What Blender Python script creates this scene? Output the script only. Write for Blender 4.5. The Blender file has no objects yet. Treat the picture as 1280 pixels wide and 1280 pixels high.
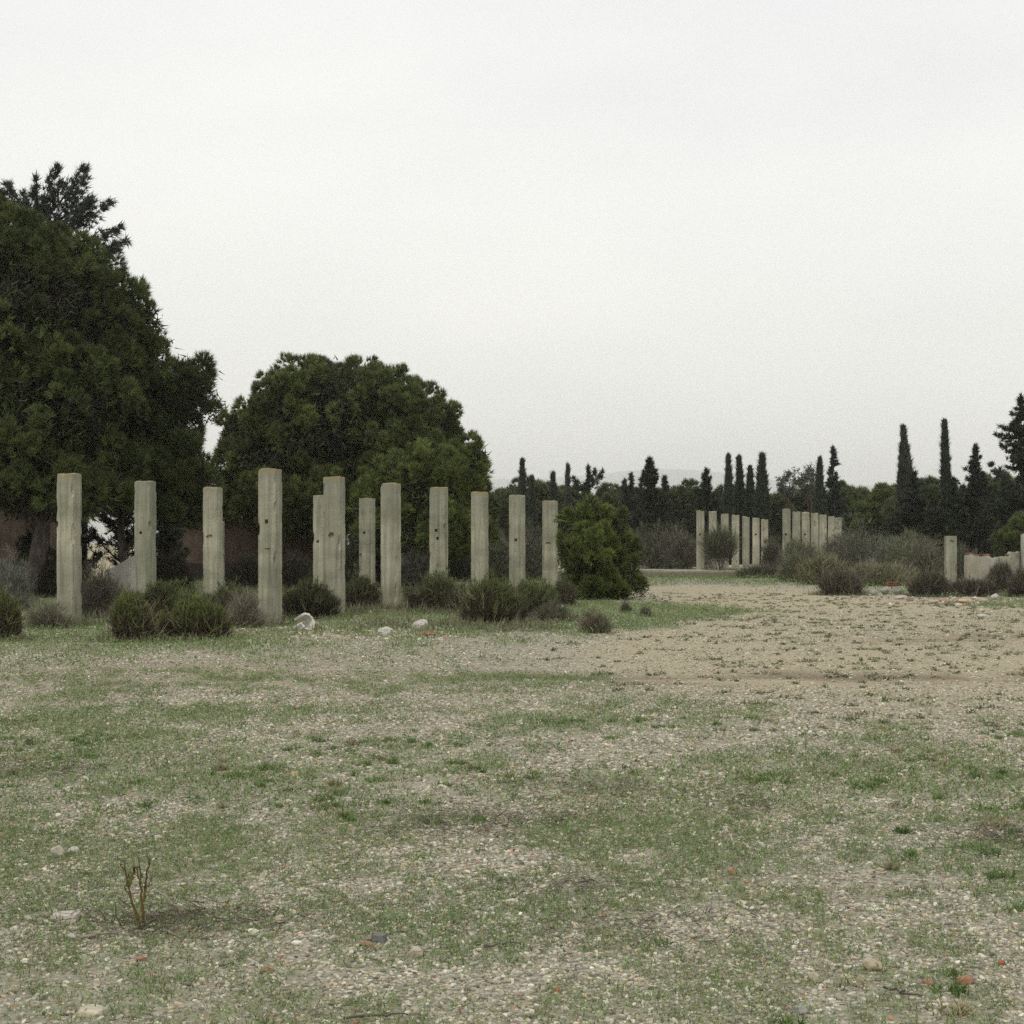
import bpy, bmesh, math, random
import numpy as np
from mathutils import Vector, Matrix, noise as mnoise

C = bpy.context.scene
COL = C.collection
R = math.radians
F, HY, EYE = 1829.0, 679.0, 1.575          # focal length in pixels of the 1280 frame, horizon row, eye height

def gx(px, Y): return (px - 640.0) / F * Y
def gzz(py, Y): return EYE - (py - HY) / F * Y
def yb(py): return EYE * F / (py - HY)      # distance of a ground point seen at row py

# ------------------------------------------------------------------ noise
def _h(ix, iy, s):
    n = (ix.astype(np.int64) * 374761393 + iy.astype(np.int64) * 668265263 + s * 1442695041) & 0x7fffffff
    n = ((n ^ (n >> 13)) * 1274126177) & 0x7fffffff
    n = (n ^ (n >> 16)) & 0x7fffffff
    return (n % 100003) / 100003.0

def vnoise(x, y, s=0):
    x = np.asarray(x, float); y = np.asarray(y, float)
    ix = np.floor(x); iy = np.floor(y)
    fx = x - ix; fy = y - iy
    fx = fx * fx * (3 - 2 * fx); fy = fy * fy * (3 - 2 * fy)
    a = _h(ix, iy, s); b = _h(ix + 1, iy, s); c = _h(ix, iy + 1, s); d = _h(ix + 1, iy + 1, s)
    return (a * (1 - fx) + b * fx) * (1 - fy) + (c * (1 - fx) + d * fx) * fy

def fbm(x, y, s=0, o=4):
    t = 0; a = .5; n = 0
    for i in range(o):
        t = t + a * vnoise(x * 2 ** i + 17.3 * i, y * 2 ** i - 9.1 * i, s + i); n += a; a *= .5
    return t / n

def sst(a, b, x):
    t = np.clip((x - a) / (b - a), 0, 1)
    return t * t * (3 - 2 * t)

# ------------------------------------------------------------------ object helpers
def link(o):
    COL.objects.link(o); return o

def mk(name, V, T, mat, parent=None, col=None, smooth=False):
    V = np.ascontiguousarray(V, dtype=np.float32); T = np.ascontiguousarray(T, dtype=np.int32)
    me = bpy.data.meshes.new(name)
    k = T.shape[1]
    me.vertices.add(len(V)); me.vertices.foreach_set('co', V.ravel())
    me.loops.add(T.size); me.loops.foreach_set('vertex_index', T.ravel())
    me.polygons.add(len(T))
    me.polygons.foreach_set('loop_start', np.arange(0, T.size, k, dtype=np.int32))
    me.polygons.foreach_set('use_smooth', np.full(len(T), bool(smooth)))
    if col is not None:
        at = me.attributes.new('Col', 'FLOAT_COLOR', 'POINT')
        c = np.ones((len(V), 4), dtype=np.float32); c[:, :3] = col
        at.data.foreach_set('color', c.ravel())
    me.update(calc_edges=True)
    me.materials.append(mat)
    o = link(bpy.data.objects.new(name, me))
    if parent is not None: o.parent = parent
    return o

def from_bm(name, bm, mat, parent=None, smooth=False):
    me = bpy.data.meshes.new(name); bm.normal_update(); bm.to_mesh(me); bm.free()
    me.materials.append(mat)
    if smooth:
        for p in me.polygons: p.use_smooth = True
    o = link(bpy.data.objects.new(name, me))
    if parent is not None: o.parent = parent
    return o

def tag(o, label=None, cat=None, group=None, kind=None):
    if label: o['label'] = label
    if cat: o['category'] = cat; o['kind'] = 'thing'
    if group: o['group'] = group
    if kind: o['kind'] = kind
    return o

def thing(name, label, cat, loc, rz=0.0, group=None):
    o = link(bpy.data.objects.new(name, None)); o.empty_display_size = .2
    o.location = loc; o.rotation_euler = (0, 0, rz)
    return tag(o, label, cat, group)

class Soup:                                   # triangle soup collector
    def __init__(s): s.V = []; s.T = []; s.C = []; s.n = 0
    def add(s, V, T, c):
        V = np.asarray(V, float); T = np.asarray(T, int)
        s.V.append(V); s.T.append(T + s.n); s.n += len(V)
        c = np.asarray(c, float)
        s.C.append(np.broadcast_to(c, (len(V), 3)) if c.ndim == 1 else c)
    def build(s, name, mat, parent=None, smooth=False):
        return mk(name, np.concatenate(s.V), np.concatenate(s.T), mat, parent, np.concatenate(s.C), smooth)

def unit(a): return a / np.maximum(np.linalg.norm(a, axis=-1, keepdims=True), 1e-9)

def blades(rng, P, D, k, L, W, spread, c, cvar=.25, off=.0, dark=1.0, grav=0.0):
    """k tapering blades round each point P pointing along D; one triangle each"""
    n = len(P)
    P = np.repeat(P, k, 0); D = np.repeat(unit(D), k, 0)
    d = unit(D + spread * rng.normal(size=(n * k, 3)) + np.array([0, 0, -grav]))
    l = L * (.6 + .7 * rng.random((n * k, 1)))
    b = P + off * rng.normal(size=(n * k, 3))
    w = unit(np.cross(d, rng.normal(size=(n * k, 3)))) * (W * (.6 + .8 * rng.random((n * k, 1)))) * .5
    V = np.empty((n * k, 3, 3)); V[:, 0] = b - w; V[:, 1] = b + w; V[:, 2] = b + d * l
    c = np.asarray(c, float)
    if c.ndim == 1: c = np.broadcast_to(c, (n, 3))
    cc = np.repeat(c, k, 0) * (1 + cvar * rng.normal(size=(n * k, 1))).clip(.3, 2)
    CC = np.repeat(cc[:, None, :], 3, 1).copy()
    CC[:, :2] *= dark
    return V.reshape(-1, 3), np.arange(n * k * 3).reshape(-1, 3), CC.reshape(-1, 3)

def tube(pts, rad, sides=7, cap=True):
    pts = np.asarray(pts, float); rad = np.asarray(rad, float); m = len(pts)
    tan = unit(np.gradient(pts, axis=0))
    ref = np.array([.31, .95, .11]) if abs(tan[0][2]) > .7 else np.array([0, .12, 1.])
    a = unit(np.cross(tan, ref)); b = np.cross(tan, a)
    th = np.linspace(0, 2 * np.pi, sides, endpoint=False)
    V = (pts[:, None] + rad[:, None, None] * (np.cos(th)[None, :, None] * a[:, None] + np.sin(th)[None, :, None] * b[:, None])).reshape(-1, 3)
    T = []
    for i in range(m - 1):
        for j in range(sides):
            p, q = i * sides + j, i * sides + (j + 1) % sides
            T += [(p, q, q + sides), (p, q + sides, p + sides)]
    if cap:
        V = np.vstack([V, pts[:1], pts[-1:]]); n = m * sides
        for j in range(sides):
            T.append((n, (j + 1) % sides, j)); T.append((n + 1, (m - 1) * sides + j, (m - 1) * sides + (j + 1) % sides))
    return V, np.array(T)

def wander(rng, a, b, n=6, amp=.1, sag=0.0):
    t = np.linspace(0, 1, n)[:, None]
    p = np.asarray(a, float) * (1 - t) + np.asarray(b, float) * t
    p[1:-1] += amp * rng.normal(size=(n - 2, 3))
    p[:, 2] += sag * np.sin(np.pi * t[:, 0])
    return p

# ------------------------------------------------------------------ materials
def nm(name):
    m = bpy.data.materials.new(name); m.use_nodes = True
    nt = m.node_tree; b = nt.nodes['Principled BSDF']
    b.inputs['Specular IOR Level'].default_value = .25
    b.inputs['Roughness'].default_value = .85
    return m, nt, b
def N(nt, t, **kw):
    n = nt.nodes.new(t)
    for k, v in kw.items():
        if k in n.inputs: n.inputs[k].default_value = v
        else: setattr(n, k, v)
    return n
def ramp(nt, src, stops):
    r = nt.nodes.new('ShaderNodeValToRGB'); e = r.color_ramp.elements
    while len(e) < len(stops): e.new(.5)
    for i, (p, c) in enumerate(stops):
        e[i].position = p; e[i].color = (*c, 1) if len(c) == 3 else c
    nt.links.new(src, r.inputs['Fac']); return r.outputs['Color']
def mix(nt, fac, a, b, mode='MIX'):
    m = nt.nodes.new('ShaderNodeMix'); m.data_type = 'RGBA'; m.blend_type = mode; m.clamp_factor = True
    for s, v in ((m.inputs[0], fac), (m.inputs[6], a), (m.inputs[7], b)):
        if isinstance(v, bpy.types.NodeSocket): nt.links.new(v, s)
        elif isinstance(v, (int, float)): s.default_value = v
        else: s.default_value = (*v, 1)
    return m.outputs[2]
def math_(nt, op, a, b=None):
    m = nt.nodes.new('ShaderNodeMath'); m.operation = op
    for s, v in ((m.inputs[0], a), (m.inputs[1], b)):
        if v is None: continue
        if isinstance(v, bpy.types.NodeSocket): nt.links.new(v, s)
        else: s.default_value = v
    return m.outputs[0]
def noise_(nt, vec, scale, detail=5, rough=.6):
    n = N(nt, 'ShaderNodeTexNoise', Scale=scale, Detail=detail, Roughness=rough)
    if vec is not None: nt.links.new(vec, n.inputs['Vector'])
    return n.outputs['Fac']
def mapped(nt, vec, sc=(1, 1, 1), loc=None):
    m = nt.nodes.new('ShaderNodeMapping'); m.inputs['Scale'].default_value = sc
    nt.links.new(vec, m.inputs['Vector'])
    if loc is not None: nt.links.new(loc, m.inputs['Location'])
    return m.outputs['Vector']
def bump_(nt, b, h, strength=.5, dist=.02):
    n = N(nt, 'ShaderNodeBump', Strength=strength, Distance=dist)
    nt.links.new(h, n.inputs['Height']); nt.links.new(n.outputs['Normal'], b.inputs['Normal'])

def mat_attr(name, rough=.75, spec=.2, transl=0.0, bumpy=0.0):
    m, nt, b = nm(name)
    a = N(nt, 'ShaderNodeAttribute', attribute_name='Col')
    b.inputs['Roughness'].default_value = rough; b.inputs['Specular IOR Level'].default_value = spec
    src = a.outputs['Color']
    if bumpy:
        tc = N(nt, 'ShaderNodeTexCoord'); f = noise_(nt, tc.outputs['Object'], bumpy, 4)
        src = mix(nt, .8, src, ramp(nt, f, [(.3, (.55, .55, .55)), (.7, (1.25, 1.25, 1.25))]), 'MULTIPLY')
    nt.links.new(src, b.inputs['Base Color'])
    if transl:
        t = N(nt, 'ShaderNodeBsdfTranslucent'); nt.links.new(src, t.inputs['Color'])
        mx = N(nt, 'ShaderNodeMixShader', Fac=transl)
        nt.links.new(b.outputs[0], mx.inputs[1]); nt.links.new(t.outputs[0], mx.inputs[2])
        nt.links.new(mx.outputs[0], nt.nodes['Material Output'].inputs['Surface'])
    return m

M_LEAF = mat_attr('foliage', .7, .2, .12)
M_DRY = mat_attr('dry_stems', .9, .1)
M_GRASS = mat_attr('grass_blades', .8, .15, .15)
M_STONE = mat_attr('pebbles', .85, .25, 0, 60.0)
M_ROCK = mat_attr('rock', .9, .2, 0, 14.0)

def mat_bark():
    m, nt, b = nm('bark')
    tc = N(nt, 'ShaderNodeTexCoord')
    v = mapped(nt, tc.outputs['Object'], (6, 6, 1.2))
    f = noise_(nt, v, 2.0, 6, .7)
    nt.links.new(ramp(nt, f, [(.3, (.025, .02, .018)), (.55, (.085, .07, .058)), (.75, (.17, .145, .12))]), b.inputs['Base Color'])
    bump_(nt, b, f, .9, .04); return m
M_BARK = mat_bark()

def mat_concrete(name, tint=(.96, .97, .93), lichen=True, zh=3.0):
    m, nt, b = nm(name)
    tc = N(nt, 'ShaderNodeTexCoord'); oi = N(nt, 'ShaderNodeObjectInfo')
    off = N(nt, 'ShaderNodeVectorMath', operation='SCALE'); off.inputs[0].default_value = (31, 17, 53)
    nt.links.new(oi.outputs['Random'], off.inputs['Scale']); off = off.outputs['Vector']
    o = tc.outputs['Object']
    v = mapped(nt, o, (1, 1, 1), off); vs = mapped(nt, o, (1, 1, .06), off); vb = mapped(nt, o, (1, 1, .02), off)
    big = noise_(nt, v, 1.6, 4); fine = noise_(nt, v, 38, 6, .7); streak = noise_(nt, vs, 11, 5, .65); board = noise_(nt, vb, 9, 1, .4)
    t = lambda c: tuple(a * k for a, k in zip(c, tint))
    c = ramp(nt, big, [(.25, t((.25, .245, .20))), (.5, t((.35, .34, .275))), (.75, t((.45, .435, .36)))])
    c = mix(nt, .75, c, ramp(nt, streak, [(.3, (.5, .51, .48)), (.5, (1, 1, 1)), (.72, (1.28, 1.26, 1.2))]), 'MULTIPLY')
    c = mix(nt, .55, c, ramp(nt, board, [(.35, (.62, .62, .60)), (.5, (1.06, 1.06, 1.05)), (.65, (.82, .81, .77))]), 'MULTIPLY')
    c = mix(nt, .6, c, ramp(nt, fine, [(.3, (.72, .72, .7)), (.55, (1.05, 1.05, 1.05)), (.75, (1.2, 1.19, 1.15))]), 'MULTIPLY')
    c = mix(nt, 1.0, c, ramp(nt, oi.outputs['Random'], [(0, (.78, .80, .76)), (.5, (1.0, .99, .95)), (1, (1.1, 1.08, 1.04))]), 'MULTIPLY')
    green = ramp(nt, noise_(nt, mapped(nt, o, (1, 1, .22), off), 3.5, 4), [(.48, (0, 0, 0)), (.66, (1, 1, 1))])
    c = mix(nt, math_(nt, 'MULTIPLY', green, .5), c, (.20, .205, .145))
    sp = N(nt, 'ShaderNodeSeparateXYZ'); nt.links.new(o, sp.inputs[0])
    pit = ramp(nt, noise_(nt, v, 21, 2, .5), [(.63, (0, 0, 0)), (.70, (1, 1, 1))])
    c = mix(nt, math_(nt, 'MULTIPLY', pit, .6), c, (.16, .15, .125))
    lo = math_(nt, 'MULTIPLY', ramp(nt, sp.outputs['Z'], [(0, (1, 1, 1)), (.55, (0, 0, 0))]), noise_(nt, v, 5, 4))
    c = mix(nt, math_(nt, 'MULTIPLY', lo, .8), c, (.27, .26, .17))
    pour = noise_(nt, mapped(nt, o, (.15, .15, 1), off), 2.2, 3)
    c = mix(nt, .6, c, ramp(nt, pour, [(.35, (.74, .73, .70)), (.5, (1, 1, 1)), (.65, (1.12, 1.11, 1.08))]), 'MULTIPLY')
    if lichen:
        zz = N(nt, 'ShaderNodeTexCoord'); s2 = N(nt, 'ShaderNodeSeparateXYZ'); nt.links.new(zz.outputs['Generated'], s2.inputs[0])
        top = ramp(nt, s2.outputs['Z'], [(.94, (0, 0, 0)), (.98, (1, 1, 1))])
        ln = ramp(nt, noise_(nt, v, 7, 4), [(.44, (0, 0, 0)), (.54, (1, 1, 1))])
        c = mix(nt, math_(nt, 'MULTIPLY', math_(nt, 'MULTIPLY', top, ln), .65), c, (.30, .215, .035))
        dk = ramp(nt, s2.outputs['Z'], [(.80, (0, 0, 0)), (1, (1, 1, 1))])
        c = mix(nt, math_(nt, 'MULTIPLY', math_(nt, 'MULTIPLY', dk, streak), .9), c, (.2, .2, .17))
    if not lichen:                          # slab's upright edge coloured darker below its rim
        c = mix(nt, ramp(nt, math_(nt, 'ADD', sp.outputs['Z'], math_(nt, 'MULTIPLY', fine, .06)), [(.24, (.85, .85, .85)), (.33, (0, 0, 0))]), c, (.15, .135, .10))
    nt.links.new(c, b.inputs['Base Color'])
    h = math_(nt, 'ADD', math_(nt, 'MULTIPLY', fine, .35), math_(nt, 'MULTIPLY', board, 1.0))
    bump_(nt, b, h, .55, .018)
    return m
M_CONC = mat_concrete('weathered_concrete')
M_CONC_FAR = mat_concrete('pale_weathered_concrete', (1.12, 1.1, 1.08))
M_SLAB = mat_concrete('platform_concrete', (.95, .92, .9), False)

def mat_wall(name, ca, cb, cc):
    m, nt, b = nm(name)
    tc = N(nt, 'ShaderNodeTexCoord'); o = tc.outputs['Object']
    f = noise_(nt, o, 1.1, 6, .65); g = noise_(nt, mapped(nt, o, (1, 1, .12)), 4, 5); fi = noise_(nt, o, 30, 4)
    c = ramp(nt, f, [(.3, ca), (.5, cb), (.7, cc)])
    c = mix(nt, .7, c, ramp(nt, g, [(.35, (.6, .6, .6)), (.65, (1.2, 1.18, 1.15))]), 'MULTIPLY')
    c = mix(nt, .5, c, ramp(nt, fi, [(.3, (.7, .7, .7)), (.7, (1.2, 1.2, 1.2))]), 'MULTIPLY')
    nt.links.new(c, b.inputs['Base Color']); bump_(nt, b, fi, .5, .02); return m
M_BROWN = mat_wall('brown_render', (.075, .056, .042), (.12, .088, .064), (.165, .125, .092))
M_STAINED = mat_wall('stained_plaster', (.20, .19, .15), (.36, .345, .28), (.31, .25, .165))
M_PLASTER = mat_wall('pale_plaster', (.36, .34, .29), (.50, .48, .42), (.6, .58, .52))

def mat_brick():
    m, nt, b = nm('red_brick')
    tc = N(nt, 'ShaderNodeTexCoord'); f = noise_(nt, tc.outputs['Object'], 9, 5)
    nt.links.new(ramp(nt, f, [(.3, (.12, .05, .035)), (.55, (.25, .105, .07)), (.75, (.38, .22, .15))]), b.inputs['Base Color'])
    bump_(nt, b, f, .5, .02); return m
M_BRICK = mat_brick()
def mat_tile():
    m, nt, b = nm('roof_tile')
    tc = N(nt, 'ShaderNodeTexCoord'); w = N(nt, 'ShaderNodeTexWave', Scale=2.2, Distortion=1.0)
    nt.links.new(tc.outputs['Object'], w.inputs['Vector'])
    nt.links.new(ramp(nt, w.outputs['Fac'], [(0, (.07, .04, .03)), (1, (.2, .11, .07))]), b.inputs['Base Color'])
    bump_(nt, b, w.outputs['Fac'], .8, .06); return m
M_TILE = mat_tile()
def mat_plain(name, c, rough=.9):
    m, nt, b = nm(name); tc = N(nt, 'ShaderNodeTexCoord'); f = noise_(nt, tc.outputs['Object'], 12, 4)
    nt.links.new(ramp(nt, f, [(.3, tuple(x * .7 for x in c)), (.7, tuple(x * 1.2 for x in c))]), b.inputs['Base Color'])
    b.inputs['Roughness'].default_value = rough; return m
M_DARK = mat_plain('doorway_shade', (.02, .018, .016))

# ------------------------------------------------------------------ ground
PL = np.array([(3, 1900), (11, 1150), (13, 1010), (16.8, 730), (20, 700), (23.8, 740), (28.5, 870), (31.6, 905), (35.5, 860), (40.6, 795), (47, 778), (54, 780), (58, 850)], float)
PR = np.array([(3, 1900), (30, 1700), (36, 1290), (38, 1210), (43.6, 1100), (51, 1010), (54, 920), (58, 860)], float)
XL = (PL[:, 1] - 640) / F * PL[:, 0]; XR = (PR[:, 1] - 640) / F * PR[:, 0]

def gz(x, y):
    x = np.asarray(x, float); y = np.asarray(y, float)
    near = .05 * (fbm(x * .35, y * .35, 5, 3) - .5) + .02 * (fbm(x * 2, y * 2, 9, 2) - .5)
    far = sst(90, 400, y) * 0.0
    return near + far

def masks(x, y):
    x = np.asarray(x, float); y = np.asarray(y, float)
    wx = x + (.5 + .02 * y) * 1.6 * (fbm(x * .5, y * .35, 31, 4) - .5); wy = y + 2.0 * (fbm(x * .6, y * .5, 41, 3) - .5) * np.clip(y / 20, .3, 2)
    xl = np.interp(wy, PL[:, 0], XL); xr = np.interp(wy, PR[:, 0], XR)
    soft = .6 + .03 * y
    path = sst(-soft, soft, wx - xl) * sst(-soft, soft, xr - wx) * sst(10, 16, wy) * (1 - sst(52, 58, wy))
    g0 = .488 + .045 * sst(13, 9, y) + .05 * sst(.5, 2.5, x) * sst(14, 10, y)
    g0 = g0 - .03 * sst(9.5, 13, wy) * (1 - sst(19, 23, wy)) * sst(-4, 0, wx)
    wedge = sst(24.5, 28, wy) * (1 - sst(37, 40, wy)) * sst(-3, -1, wx)
    strip = sst(21.5, 23.5, wy) * (1 - sst(27, 30, wy)) * (1 - sst(-5.5, -3.5, wx))
    strip2 = sst(26, 28, wy) * (1 - sst(36, 38, wy)) * sst(-4.4, -3.6, wx) * (1 - sst(0, 1, wx))
    back = sst(30, 34, wy) * (1 - sst(1, 3, wx))
    farst = sst(53, 57, wy)
    brown = sst(13.5, 15, wy) * (1 - sst(19.5, 22, wy)) * sst(-8.5, -5, wx) * (1 - sst(-2.5, -.5, wx))
    rightg = sst(37, 42, wy) * sst(0, 3, wx - xr)
    g0 = g0 + .38 * wedge + .33 * strip + .3 * strip2 + .1 * back + .2 * farst - .05 * brown + .12 * rightg
    # big patches
    pat = fbm(x * .42 + 3.1, y * .30, 51, 4); med = fbm(x * 1.3, y * .95, 61, 4); fin = .6 * fbm(x * 4.6, y * 3.4, 71, 3) + .4 * fbm(x * 11.0, y * 8.0, 75, 2)
    nw = sst(34, 14, y); nz = ((.40 - .14 * nw) * pat + .34 * med + (.28 + .24 * nw) * fin) / (1.02 + .10 * nw)
    g0 = g0 * (1 - .74 * path * sst(.3, .55, .35 + .5 * fbm(x * .5, y * .3, 191, 3)))
    grass = sst(-.11, .11, nz - (1 - g0) * .60 - .19)
    wet = np.exp(-((wy - 16.9) / .75) ** 2) * sst(-1.6, 0, wx) * .8 + np.exp(-((wy - 24.2) / .9) ** 2) * sst(5, 7, wx) * .6
    wet = wet * sst(.22, .45, fbm(x * .7, y * .9, 81, 3))
    return grass.clip(0, 1), path.clip(0, 1), np.clip(wet, 0, 1), brown.clip(0, 1), np.clip(back + farst, 0, 1)

def axis(segs):
    out = []
    for a, b, d0, d1 in segs:
        t = a
        n = max(2, int(round(2 * (b - a) / (d0 + d1))))
        w = np.linspace(d0, d1, n); w = w / w.sum() * (b - a)
        out.append(a + np.concatenate([[0], np.cumsum(w)[:-1]]))
    out.append(np.array([segs[-1][1]]))
    return np.concatenate(out)

ys = axis([(-40, 2, 6, .5), (2, 4, .3, .07), (4, 10, .05, .07), (10, 30, .08, .22), (30, 75, .25, .7), (75, 300, 1, 18), (300, 10500, 30, 1400)])
half = axis([(0, 3.5, .055, .06), (3.5, 9, .07, .16), (9, 30, .18, .8), (30, 150, 1, 12), (150, 9000, 20, 1400)])
xs = np.concatenate([-half[:0:-1], half])
GX, GY = np.meshgrid(xs, ys)
V = np.stack([GX, GY, gz(GX, GY)], -1).reshape(-1, 3)
nx, ny = len(xs), len(ys)
i = (np.arange(ny - 1)[:, None] * nx + np.arange(nx - 1)[None]).ravel()
Q = np.stack([i, i + 1, i + nx + 1, i + nx], 1)
g_, p_, w_, b_, k_ = masks(V[:, 0], V[:, 1])

def mat_ground():
    m, nt, b = nm('ground_soil')
    at = N(nt, 'ShaderNodeAttribute', attribute_name='Col'); a2 = N(nt, 'ShaderNodeAttribute', attribute_name='Col2')
    s = N(nt, 'ShaderNodeSeparateColor'); nt.links.new(at.outputs['Color'], s.inputs[0])
    s2 = N(nt, 'ShaderNodeSeparateColor'); nt.links.new(a2.outputs['Color'], s2.inputs[0])
    grass, path, wet = s.outputs[0], s.outputs[1], s.outputs[2]; brown, back, field = s2.outputs[0], s2.outputs[1], s2.outputs[2]
    tc = N(nt, 'ShaderNodeTexCoord'); o = tc.outputs['Object']
    vo = N(nt, 'ShaderNodeTexVoronoi', Scale=38.0); nt.links.new(o, vo.inputs['Vector'])
    vf = N(nt, 'ShaderNodeTexVoronoi', Scale=95.0); nt.links.new(o, vf.inputs['Vector'])
    hs = N(nt, 'ShaderNodeSeparateColor'); nt.links.new(vo.outputs['Color'], hs.inputs[0])
    hf = N(nt, 'ShaderNodeSeparateColor'); nt.links.new(vf.outputs['Color'], hf.inputs[0])
    n1 = noise_(nt, o, .8, 6, .65); n2 = noise_(nt, o, 6, 5, .65); n3 = noise_(nt, o, 55, 3, .6)
    gravel = ramp(nt, hs.outputs[0], [(0, (.17, .155, .13)), (.35, (.30, .285, .24)), (.7, (.40, .385, .33)), (.93, (.55, .54, .49)), (1, (.42, .22, .14))])
    gravel = mix(nt, .5, gravel, ramp(nt, hf.outputs[0], [(0, (.16, .145, .115)), (.5, (.34, .32, .26)), (1, (.5, .48, .43))]))
    soil = ramp(nt, n2, [(.3, (.15, .125, .085)), (.6, (.26, .225, .16)), (.8, (.34, .305, .225))])
    gravel = mix(nt, 1.0, gravel, (1.0, .99, .89), 'MULTIPLY')
    base = mix(nt, ramp(nt, n1, [(.35, (.95, .95, .95)), (.7, (.55, .55, .55))]), soil, gravel)
    base = mix(nt, math_(nt, 'MULTIPLY', brown, .4), base, (.29, .225, .155))
    sand = ramp(nt, n2, [(.3, (.34, .285, .155)), (.55, (.43, .37, .215)), (.8, (.50, .435, .28))])
    sand = mix(nt, .4, sand, ramp(nt, hf.outputs[0], [(0, (.24, .19, .12)), (.6, (.40, .335, .225)), (1, (.56, .50, .40))]))
    base = mix(nt, math_(nt, 'MULTIPLY', path, .72), base, sand)
    base = mix(nt, wet, base, (.155, .11, .065))
    gr = ramp(nt, n2, [(.3, (.12, .135, .055)), (.55, (.185, .205, .085)), (.8, (.24, .25, .115))])
    gr = mix(nt, .35, gr, gravel)
    gm = math_(nt, 'MULTIPLY', grass, ramp(nt, n3, [(.35, (.2, .2, .2)), (.62, (1, 1, 1))]))
    base = mix(nt, math_(nt, 'MULTIPLY', gm, .75), base, gr)
    base = mix(nt, field, base, ramp(nt, n1, [(.3, (.30, .25, .15)), (.7, (.40, .35, .22))]))
    nt.links.new(base, b.inputs['Base Color'])
    h = math_(nt, 'ADD', math_(nt, 'MULTIPLY', vo.outputs['Distance'], -1.0), math_(nt, 'MULTIPLY', n3, .8))
    bump_(nt, b, h, .7, .025)
    return m
ground = mk('ground', V, Q, mat_ground(), None, np.stack([g_, p_, w_], 1), True)
f_ = sst(62, 70, V[:, 1]) * (1 - sst(-.245, -.225, V[:, 0] / np.maximum(V[:, 1], 1)))
at = ground.data.attributes.new('Col2', 'FLOAT_COLOR', 'POINT')
at.data.foreach_set('color', np.stack([b_, k_, f_, np.ones(len(V))], 1).astype(np.float32).ravel())
tag(ground, kind='structure')

# ------------------------------------------------------------------ gravel and grass
def ico(sub):
    if sub == 0:
        V = np.array([(1, 0, 0), (-1, 0, 0), (0, 1, 0), (0, -1, 0), (0, 0, 1), (0, 0, -1)], float)
        return V, np.array([(0, 2, 4), (2, 1, 4), (1, 3, 4), (3, 0, 4), (2, 0, 5), (1, 2, 5), (3, 1, 5), (0, 3, 5)])
    bm = bmesh.new(); bmesh.ops.create_icosphere(bm, subdivisions=sub, radius=1)
    V = np.array([v.co[:] for v in bm.verts]); bm.verts.index_update()
    T = np.array([[v.index for v in f.verts] for f in bm.faces]); bm.free(); return V, T

PAL = np.array([(.41, .385, .325), (.31, .29, .25), (.48, .455, .385), (.36, .315, .24), (.20, .18, .15), (.47, .455, .40), (.43, .37, .27), (.32, .30, .265), (.35, .20, .14), (.34, .24, .18)])
PAL = PAL * np.array([1.05, 1.045, .96])
PW = np.array([.21, .15, .17, .15, .08, .045, .10, .068, .013, .017]); PW = PW / PW.sum()

def scatter(rng, n, y0, y1, wid=.42):
    """points spread evenly over the ground between two distances, a little wider than the view"""
    ym = (y0 + y1) / 2; n = int(n * (wid * ym + 2.6) / (wid * ym + .6))
    y = np.sqrt(rng.random(n) * (y1 ** 2 - y0 ** 2) + y0 ** 2)
    x = (rng.random(n) * 2 - 1) * (wid * y + 2.6)
    ok = rng.random(n) < (wid * y + 2.6 - np.abs(x)) / 1.4          # thins out beyond the sides
    x, y = x[ok], y[ok]
    return x, y

def pebbles(soup, rng, n, y0, y1, smin, smax, sub):
    x, y = scatter(rng, n, y0, y1)
    g, p, w, b, k = masks(x, y)
    clu = .50 + .95 * sst(.36, .62, .6 * fbm(x * 1.1, y * .8, 171, 3) + .4 * fbm(x * 4, y * 3, 175, 2))
    keep = rng.random(len(x)) < clu * np.clip(1.0 - .58 * g - .45 * p - .5 * w, .04, 1)
    x = x[keep]; y = y[keep]; m = len(x)
    bV, bT = ico(sub)
    var = []
    for q in range(10):
        d = 1 + .28 * np.array([mnoise.noise(Vector(v * 1.3) + Vector((q * 7.1, q * 3.3, 0))) for v in bV])[:, None]
        cut = np.clip(bV * d, -np.array([.8, .75, .8]), np.array([.85, .8, .75])); var.append(cut)
    var = np.array(var)
    s = smin * (smax / smin) ** (rng.random(m) ** 1.5)
    ab = np.stack([s * (.8 + .6 * rng.random(m)), s * (.6 + .4 * rng.random(m)), s * (.35 + .35 * rng.random(m))], 1)
    th = rng.random(m) * 6.283; ti = rng.normal(size=m) * .25
    P = var[rng.integers(0, 10, m)] * ab[:, None, :]
    ct, st = np.cos(ti)[:, None], np.sin(ti)[:, None]
    X = P[..., 0] * ct + P[..., 2] * st; Z = -P[..., 0] * st + P[..., 2] * ct; Y = P[..., 1]
    c, sn = np.cos(th)[:, None], np.sin(th)[:, None]
    W = np.stack([X * c - Y * sn + x[:, None], X * sn + Y * c + y[:, None], Z + (gz(x, y) + ab[:, 2] * .35)[:, None]], -1)
    ci = rng.choice(len(PAL), m, p=PW)
    col = PAL[ci] * (1.02 + .24 * rng.normal(size=(m, 1))).clip(.45, 1.6)
    nb = len(bV)
    T = (bT[None] + (np.arange(m) * nb)[:, None, None]).reshape(-1, 3)
    soup.add(W.reshape(-1, 3), T, np.repeat(col, nb, 0))

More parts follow.
